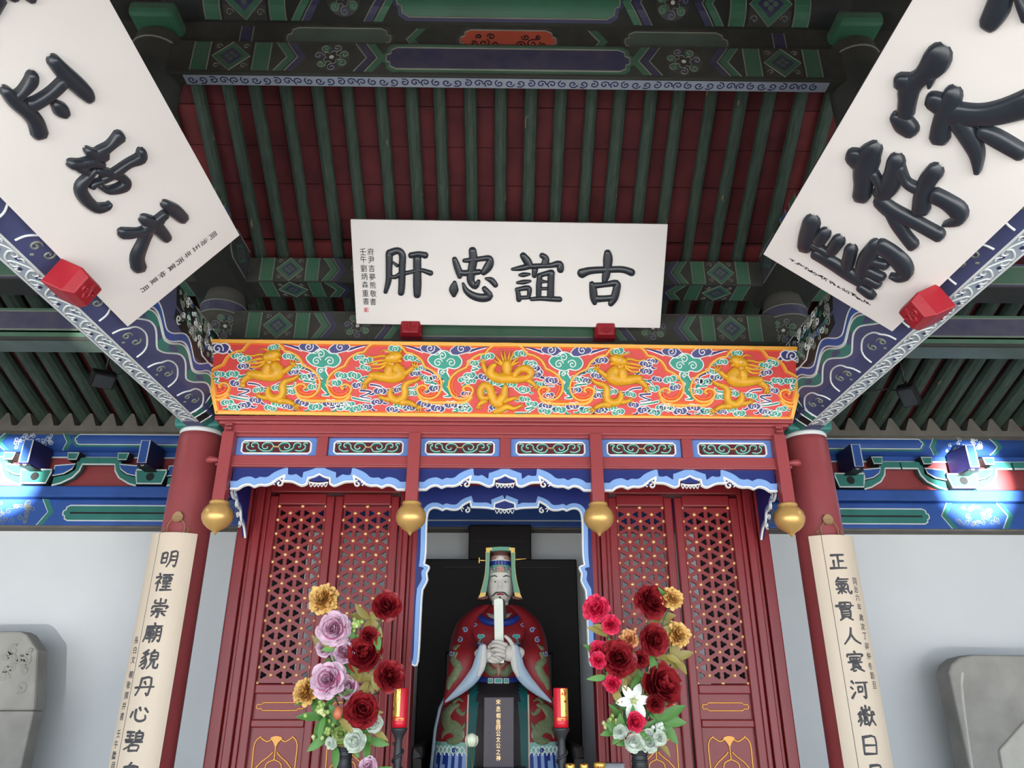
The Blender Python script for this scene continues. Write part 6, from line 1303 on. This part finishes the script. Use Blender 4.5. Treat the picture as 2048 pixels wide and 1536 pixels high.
def flower(mouth, ox, sc, x, y, r, kind, col, label, seed, side='', facing=None, group=None):
    rng = random.Random(seed); dep = YV - .10 + rng.uniform(-.03, .05); 
    c = onY(ox + x / sc, 1160 + y / sc, dep); R_ = r / sc * PXM * 1.0
    t = thing({'peony': 'peony', 'lily': 'lily', 'carn': 'carnation', 'rose': 'rose', 'clus': 'flower_cluster', 'bud': 'flower_bud', 'daisy': 'pompom_flower'}[kind], label, 'flower', tuple(c), group)
    n = Vector((rng.uniform(-.35, .35) + (c.x - mouth.x) * 1.2, -1, rng.uniform(-.1, .35))) if facing is None else Vector(facing)
    if kind == 'lily':
        n.normalize(); u_ = n.orthogonal().normalized(); v_ = n.cross(u_)
        for k in range(6):
            a = 2 * pi * k / 6 + .35; d = (u_ * cos(a) + v_ * sin(a)) * .93 + n * .36; up = n; mb = MB(); s_ = d.cross(up).normalized(); rows = []
            for i in range(8):
                tt = i / 7; w = R_ * .46 * math.sin(pi * (tt * .95 + .05)) ** .75; q = c + d * R_ * tt - n * R_ * .28 * tt * tt; rows.append([q - s_ * w * .5 + n * w * .12, q - n * .002, q + s_ * w * .5 + n * w * .12])
            mb.loft(rows, 'petal_white', closed=False); mb.build('petal', t, smooth=True)
        mb = MB(); mb.lathe([(.0003, -.004), (R_ * .16, .0), (R_ * .1, .006), (.0003, .012)], 'petal_pale', tuple(c - Vector((0, .006, 0))), n=10, axis='Y'); mb.build('centre', t, smooth=True)
        for k in range(5): mb = MB(); a = 2 * pi * k / 5; q = c + (u_ * cos(a) + v_ * sin(a)) * R_ * .22 + n * R_ * .4; mb.tube([c, q], .0025, 'petal_pale', n=5); mb.build('stamen', t)
    elif kind == 'clus':
        mb = MB()
        for k in range(22): q = c + Vector((rng.gauss(0, .45), rng.gauss(0, .3), rng.gauss(0, .4))) * R_; mb.lathe([(.0003, -.012), (.010, -.006), (.012, .002), (.006, .010), (.0003, .012)], rng.choice(('petal_' + col, 'petal_%s_edge' % col)), tuple(q), n=6)
        o = mb.build('florets', t, smooth=True); o['kind'] = 'stuff'
    elif kind == 'bud':
        mb = MB(); mb.lathe([(.0003, -R_), (R_ * .6, -R_ * .6), (R_ * .75, 0), (R_ * .45, R_ * .7), (.0003, R_ * 1.1)], 'petal_' + col, tuple(c), n=10); mb.build('bud', t, smooth=True)
    else:
        mb = MB(); bloom(mb, c, n, R_, col, rng, {'carn': 1.9, 'peony': 1.7, 'rose': .85, 'daisy': 2.2}[kind], {'rose': 1.6, 'daisy': .5}.get(kind, .8), {'carn': .6, 'peony': .72, 'rose': 1.0, 'daisy': .42}[kind]); o = mb.build('petals', t, smooth=True); o['kind'] = 'stuff'
    m0 = mouth + Vector((rng.uniform(-.02, .02), rng.uniform(-.02, .02), -.02)); mb = MB(); mid = (c + m0) / 2 + Vector(((mouth.x - c.x) * .25, .03, 0)); back = c + Vector((0, .02, -.01)); mb.tube(cr([tuple(m0), tuple(mid), tuple(back)], 6), .004, 'leaf_dark', n=5); mb.build('stem', t, smooth=True)
    for k in range(2):
        q = back.lerp(mid, rng.uniform(.05, .5)); an = rng.uniform(0, 2 * pi); d = Vector((cos(an), -.45, sin(an) * .8)).normalized(); mb = MB(); leafmesh(mb, q, d, rng.uniform(.07, .12), rng.uniform(.03, .045), rng.choice(('leaf_olive', 'leaf_olive', 'leaf_green') if y < 900 else ('leaf_green', 'leaf_green', 'leaf_olive')), rng); mb.build('leaf', t, smooth=True)
    return t
LB = [(265, 150, 112, 'daisy', 'gold', 'large gold pompom flower at the top of the left bouquet'), (330, 250, 66, 'daisy', 'peach', 'small peach flower just under the top gold flower, left bouquet'), (360, 400, 122, 'peony', 'pink', 'pale pink peony highest in the left bouquet'), (285, 545, 72, 'peony', 'pink', 'small pale pink bloom at the left side of the left bouquet'), (440, 585, 92, 'peony', 'pink', 'pale pink peony touching the big red rose, left bouquet'), (602, 610, 122, 'rose', 'red', 'big open dark red rose in the middle of the left bouquet'), (650, 465, 74, 'peony', 'red', 'small dark red bloom above the big rose, left bouquet'), (790, 210, 110, 'peony', 'red', 'red peony at the top right of the left bouquet'), (820, 785, 108, 'peony', 'red', 'red peony right above the left candle'), (310, 812, 122, 'peony', 'pink', 'large pale pink peony low in the left bouquet'), (468, 880, 80, 'rose', 'pink', 'open pale pink bloom beside the large low peony, left bouquet'), (122, 910, 96, 'daisy', 'gold', 'gold pompom flower at the far left of the left bouquet'), (590, 1062, 122, 'peony', 'red', 'red peony just above the green leaves of the left bouquet'), (390, 1088, 50, 'bud', 'peach', 'round peach bud above the leaves of the left bouquet'), (245, 1060, 62, 'clus', 'pale', 'pale green floret cluster at the left of the left bouquet'), (290, 1240, 78, 'clus', 'pale', 'pale yellow floret cluster near the mouth of the left vase'), (415, 1262, 58, 'rose', 'pale', 'pale green bloom just over the left vase mouth'), (532, 1310, 72, 'rose', 'white', 'white bloom at the right of the left vase mouth'), (340, 1332, 40, 'rose', 'white', 'small white bloom at the left of the left vase mouth'), (690, 1180, 60, 'rose', 'white', 'white bloom at the lower right of the left bouquet'), (540, 365, 50, 'clus', 'pale', 'olive floret cluster between the top flowers of the left bouquet')]
for i, (x, y, r, k, c, lab) in enumerate(LB): flower(mL, 580, 4.083, x, y, r, k, c, lab, 100 + i, group='flowers in the left bouquet')
RB = [(170, 232, 98, 'carn', 'hot', 'bright pink carnation highest at the left of the right bouquet'), (290, 365, 70, 'carn', 'hot', 'bright pink carnation second from the top, right bouquet'), (195, 570, 72, 'carn', 'hot', 'bright pink carnation beside the gilt-edged red peony, right bouquet'), (190, 655, 62, 'carn', 'hot', 'lower of two touching bright pink carnations, right bouquet'), (302, 842, 64, 'carn', 'hot', 'bright pink carnation above and left of the white lily'), (625, 175, 128, 'peony', 'red', 'dark red peony at the top of the right bouquet'), (792, 145, 84, 'daisy', 'gold', 'gold pompom flower behind the top red peony, right bouquet'), (842, 440, 96, 'daisy', 'gold', 'gold pompom flower at the far right of the right bouquet'), (650, 490, 112, 'peony', 'red', 'dark red peony in the upper middle of the right bouquet'), (440, 480, 72, 'daisy', 'peach', 'brownish gold bloom in the middle of the right bouquet'), (355, 640, 128, 'peony', 'red', 'large red peony at the left of the right bouquet'), (537, 652, 64, 'peony', 'red', 'small red bloom between the large peonies, right bouquet'), (705, 862, 138, 'rose', 'red', 'largest round red rose low at the right, right bouquet'), (655, 1012, 66, 'peony', 'red', 'small red bloom under the largest rose, right bouquet'), (478, 990, 150, 'lily', 'white', 'white six-petalled lily at the front of the right bouquet'), (492, 1160, 64, 'rose', 'hot', 'bright pink rose under the white lily'), (455, 1262, 48, 'rose', 'hot', 'small bright pink bloom above the white roses'), (300, 1150, 74, 'clus', 'pale', 'pale green floret cluster at the lower left of the right bouquet'), (372, 1242, 50, 'rose', 'white', 'small greenish white bloom at the lower left, right bouquet'), (485, 1320, 66, 'rose', 'white', 'white rose at the left of the right vase mouth'), (606, 1322, 70, 'rose', 'white', 'white rose at the right of the right vase mouth'), (692, 1290, 46, 'rose', 'white', 'small white bloom at the far lower right, right bouquet'), (700, 1205, 40, 'clus', 'white', 'white floret cluster among leaves at the lower right, right bouquet')]
for i, (x, y, r, k, c, lab) in enumerate(RB): flower(mR, 1150, 4.083, x, y, r, k, c, lab, 200 + i, facing=(-.05, -1, .1) if k == 'lily' else None, group='flowers in the right bouquet')
# leafy sprays
def spray(mouth, ox, x, y, n, L, m, label, seed, gname):
    rng = random.Random(seed); c = onY(ox + x / 4.083, 1160 + y / 4.083, YV - .04); t = thing('leaf_spray', label, 'leaves', tuple(c), gname); mb = MB(); mb.tube(cr([tuple(mouth + Vector((0, 0, -.02))), tuple((mouth + c) / 2 + Vector((0, .02, 0))), tuple(c)], 6), .004, 'leaf_dark', n=5); mb.build('stem', t, smooth=True)
    for k in range(n): a = 2 * pi * k / n + rng.uniform(-.4, .4); d = Vector((cos(a), -.4 + rng.uniform(-.2, .2), sin(a))).normalized(); mb = MB(); leafmesh(mb, c, d, L * rng.uniform(.8, 1.2), L * .42, m, rng); mb.build('leaf', t, smooth=True)
for i, (x, y, n, L, m, lab) in enumerate(((560, 1195, 7, .12, 'leaf_green', 'bright green leaf spray low in the left bouquet'), (270, 1130, 6, .11, 'leaf_green', 'green leaf spray at the lower left of the left bouquet'), (650, 320, 6, .10, 'leaf_olive', 'olive leaf spray at the upper right of the left bouquet'), (640, 820, 6, .11, 'leaf_olive', 'olive leaf spray beside the big rose of the left bouquet'), (420, 700, 5, .10, 'leaf_green', 'green leaf spray between the pink peonies'), (640, 1300, 4, .10, 'leaf_green', 'drooping leaf spray at the right of the left vase'))): spray(mL, 580, x, y, n, L, m, lab, 300 + i, 'leaf sprays')
for i, (x, y, n, L, m, lab) in enumerate(((690, 1150, 7, .13, 'leaf_green', 'bright green leaf spray at the lower right of the right bouquet'), (390, 1190, 6, .11, 'leaf_green', 'green leaf spray at the lower left of the right bouquet'), (800, 640, 7, .11, 'leaf_olive', 'olive leaf spray right of the upper red peony, right bouquet'), (690, 310, 6, .10, 'leaf_olive', 'olive leaf spray under the top red peony, right bouquet'), (470, 790, 6, .10, 'leaf_olive', 'olive leaf spray in the middle of the right bouquet'), (400, 960, 5, .10, 'leaf_dark', 'dark leaf spray behind the white lily'))): spray(mR, 1150, x, y, n, L, m, lab, 320 + i, 'leaf sprays')
# ---------------------------------------------------------------- candles and small altar things
mat('candle_red', (196, 22, 44), .35, var=.08); mat('gold_foil', (236, 192, 96), .25, metal=.7, var=.12, scale=40, chip=((170, 60, 30), 45, .6))
def candle(u, sgn, label):
    p = onY(u, 1455, 4.1); q = onY(u, 1376, 4.1); t = thing('candle', label, 'candle', (p.x, 4.1, p.z), 'red altar candles'); r = .036
    b = MB(); b.lathe([(r, p.z), (r * 1.02, p.z + .02), (r, p.z + .05), (r, q.z - .004), (r * .96, q.z)], 'candle_red', (p.x, 4.1, 0), n=24); b.build('wax_pillar', t, smooth=True)
    C_ = Cyl((p.x, 4.1, p.z), (0, 0, 1), (sgn * .62, -.78, 0), r); S = lambda a, z, h=0: C_(z, a, h); b = MB(); H = q.z - p.z
    for j in range(8): a0, a1 = -.026 + .052 * j / 8, -.026 + .052 * (j + 1) / 8; b.add([S(a0, .05, .001), S(a1, .05, .001), S(a1, H - .004, .001), S(a0, H - .004, .001)], [(0, 1, 2, 3)], 'gold_foil')
    for z in (.035, .042): b.ribbon([(-.05 + .1 * j / 12, z) for j in range(13)], .004, S, .002, 'gold_foil')
    b.build('gold_label', t)
    s_ = thing('candle_holder', label.replace('thick red candle with gold print', 'dark iron candle holder under the thick red candle'), 'candle holder', (p.x, 4.1, 1.10), 'iron candle holders')
    b = MB(); b.lathe([(.075, 1.10), (.07, 1.12), (.03, 1.14), (.018, 1.20), (.024, 1.26), (.016, 1.30), (.022, 1.36), (.017, p.z - .06), (.026, p.z - .035), (.04, p.z - .012), (.042, p.z - .002), (.03, p.z - .002)], 'iron', (p.x, 4.1, 0), n=20); b.build('stand', s_, smooth=True)
    b = MB(); b.tube([(p.x + .024 * cos(a * 1.0), 4.1 + .024 * sin(a), 1.15 + (p.z - 1.22) * a / 22) for a in [i * .5 for i in range(45)]], .007, 'iron', n=6); b.build('coiled_dragon', s_, smooth=True)
candle(798.5, -1, 'thick red candle with gold print beside the left vase'); candle(1122.5, 1, 'thick red candle with gold print right of the statue')
for u, w, lab in ((1140, 8, 'small gold-capped candle nearest the statue at the bottom edge'), (1168, 7, 'small gold-capped candle in the middle of the bottom-edge row'), (1199, 10, 'wider gold-capped candle at the right of the bottom-edge row')):
    p = onY(u, 1527 if u != 1199 else 1524, 4.0); t = thing('votive_candle', lab, 'candle', (p.x, 4.0, 1.10), 'small votive candles'); r = w * .0026; b = MB(); b.lathe([(r * 1.2, 1.10), (r, 1.12), (r, p.z - .03)], 'candle_red', (p.x, 4.0, 0), n=16); b.build('wax', t, smooth=True); b = MB(); b.lathe([(r * 1.08, p.z - .03), (r * 1.1, p.z - .004), (r * .9, p.z), (r * .8, p.z - .006)], 'gold_foil', (p.x, 4.0, 0), n=16); b.build('gold_cap', t, smooth=True)
p = onY(1210, 1530, 4.0); p2 = onY(1249, 1530, 4.0); t = thing('paper_box', 'plain grey box at the bottom edge beside the right vase', 'box', ((p.x + p2.x) / 2, 4.03, 1.10)); mat('box_grey', (120, 124, 130), .6); b = MB(); b.box(p.x, p2.x, 4.0, 4.08, 1.10, p.z, 'box_grey'); b.build('body', t, bevel=.003); b = MB(); b.box(p.x - .002, p2.x + .002, 3.998, 4.082, p.z, p.z + .006, 'box_grey'); b.build('lid', t, bevel=.002)
p = onY(943.5, 1480, 4.2); t = thing('lotus_bud', 'pale round lotus bud on a thin stem before the statue', 'ornament', (p.x, 4.2, 1.10)); mat('bud_pale', (196, 206, 182), .45, var=.08)
b = MB(); b.lathe([(.002, p.z - .032), (.018, p.z - .026), (.030, p.z - .004), (.029, p.z + .012), (.018, p.z + .026), (.003, p.z + .032)], 'bud_pale', (p.x, 4.2, 0), n=16); b.build('bud', t, smooth=True)
for k in range(6): a = 2 * pi * k / 6; b = MB(); b.stroke([(-.0, p.z - .028, .012), (0, p.z - .006, .02), (0, p.z + .018, .008)], (lambda s, z, h, a=a: Vector((p.x + (.030 * math.sqrt(max(.05, 1 - ((z - p.z) / .034) ** 2)) + h) * cos(a + s * 22), 4.2 + (.030 * math.sqrt(max(.05, 1 - ((z - p.z) / .034) ** 2)) + h) * sin(a + s * 22), z))), .004, 'bud_pale', n=3); b.build('petal', t, smooth=True)
b = MB(); b.tube([(p.x, 4.2, 1.12), (p.x + .006, 4.2, 1.3), (p.x, 4.2, p.z - .03)], .005, 'leaf_dark', n=6); b.build('stem', t, smooth=True); b = MB(); b.lathe([(.04, 1.10), (.03, 1.12), (.008, 1.135)], 'iron', (p.x, 4.2, 0), n=14); b.build('foot', t, smooth=True)
flower(Vector((-.66, 4.0, 1.22)), 580, 4.083, 640, 1520, 62, 'peony', 'pink', 'pale pink bloom at the bottom edge between left vase and candle', 401)
b = MB(); b.lathe([(.05, 1.10), (.055, 1.16), (.035, 1.23), (.04, 1.25)], 'iron', (-.66, 4.0, 0), n=18); t = thing('small_vase', 'small dark vase below the pale pink bloom at the bottom edge', 'vase', (-.66, 4.0, 1.10)); b.build('vase_body', t, smooth=True)
# ---------------------------------------------------------------- stone steles
def stele(poly, y0, y1, label, m='stone'):
    t = thing('stone_stele', label, 'stele', (sum(p[0] for p in poly) / len(poly), y0, 0), 'stone steles'); S = Frame((0, y0, 0), (1, 0, 0), (0, 0, 1), (0, -1, 0)); return t, S
yS = 5.95; g = lambda u, v: (onY(u, v, yS).x, onY(u, v, yS).z)
P = [(-4.35, g(0, 1264)[1]), g(40, 1262), g(52, 1268), g(74, 1300), g(68, 1421), (-4.35, g(0, 1421)[1])]
t, S = stele(P, yS, 6.15, 'grey carved stone stele with a chamfered corner at the left edge'); b = MB(); b.prism(P, S, -.16, 0, 'stone'); b.add([S(a, c, -.16) for a, c in P], [tuple(range(len(P)))], 'stone'); b.build('carved_top', t, bevel=.02)
b = MB(); x1 = g(66, 1421)[0]; b.box(-4.35, x1, yS + .01, yS + .15, 0, g(0, 1422)[1], 'stone'); b.build('lower_slab', t, bevel=.012)
rr = random.Random(2)
for k in range(14): b = MB(); b.ribbon(spiral(-3.55 + rr.uniform(-.22, .05), 1.85 + rr.uniform(-.18, .12), rr.uniform(.025, .05), rr.uniform(0, 6), 1.2, 12), .022, S, .012, 'stone'); b.build('carved_curl', t, smooth=True)
P = [g(1898, 1345), g(1904, 1328), g(1920, 1315), g(1945, 1309), (4.4, g(2048, 1312)[1]), (4.4, 0), (g(1936, 1536)[0] + .02, 0)]
t, S = stele(P, yS, 6.2, 'rounded grey stone stele with a broken edge at the right side'); b = MB(); b.prism(P, S, -.2, 0, 'stone'); b.add([S(a, c, -.2) for a, c in P], [tuple(range(len(P)))], 'stone'); b.build('slab', t, bevel=.03, seg=3)
mat('stone_pale', (196, 194, 184), .85, var=.1, scale=8, bump=.5, bscale=14)
b = MB(); Q = [g(1995, 1500), g(2048, 1440), (4.35, g(2048, 1400)[1]), (4.35, 1.0), g(2005, 1560)]; b.prism(Q, S, 0, .03, 'stone_pale'); b.build('broken_face', t, bevel=.01)
b = MB(); b.ribbon([g(1925, 1345), g(1923, 1370), g(1928, 1420), g(1936, 1480), g(1945, 1540)], .02, S, .006, 'stone_pale'); b.build('pale_edge', t)
# ---------------------------------------------------------------- small floodlights under the rear rafters
def flood(u, v, y, sx, label):
    c = onY(u, v, y); t = thing('floodlight', label, 'lamp', tuple(c), 'small floodlights'); d = Vector((-sx * .55, -.45, -.7)).normalized(); a = d.orthogonal().normalized(); e = d.cross(a)
    b = MB(); b.obox(c, (a * .085, e * .062, d * .04), 'lamp_black'); b.build('housing', t, bevel=.008)
    for k in range(5): b = MB(); b.obox(c - d * .048 + a * (-.05 + .025 * k), (a * .004, e * .045, d * .014), 'lamp_black'); b.build('cooling_fin', t)
    b = MB(); b.obox(c + d * .042, (a * .070, e * .050, d * .003), 'lamp_glass'); b.build('lens', t)
    b = MB(); b.tube([c + a * .08, c + a * .085 - d * .06, c + Vector((0, .02, .06)), c - a * .085 - d * .06, c - a * .08], .007, 'lamp_black', n=6); b.build('yoke', t, smooth=True)
    top = c + Vector((0, .02, .06)); zr = 4.715 - .366 * (top.y - 4.665) - .10; b = MB(); b.tube([top, Vector((top.x, top.y, zr + .02))], .008, 'lamp_black', n=6); b.build('hanger', t, smooth=True)
    b = MB(); b.tube(cr([tuple(c - d * .04), tuple(c + Vector((sx * -.08, .05, .06))), tuple(c + Vector((sx * -.25, .02, .04))), (sx * 2.17, c.y - .1, 3.6)], 5), .005, 'lamp_black', n=5); b.build('cable', t, smooth=True)
flood(205, 758, 5.25, -1, 'small black floodlight under the rafters beside the left beam'); flood(1818, 790, 5.25, 1, 'small black floodlight under the rafters beside the right beam')
for _o in bpy.data.objects:
    if '_o' in _o: del _o['_o']
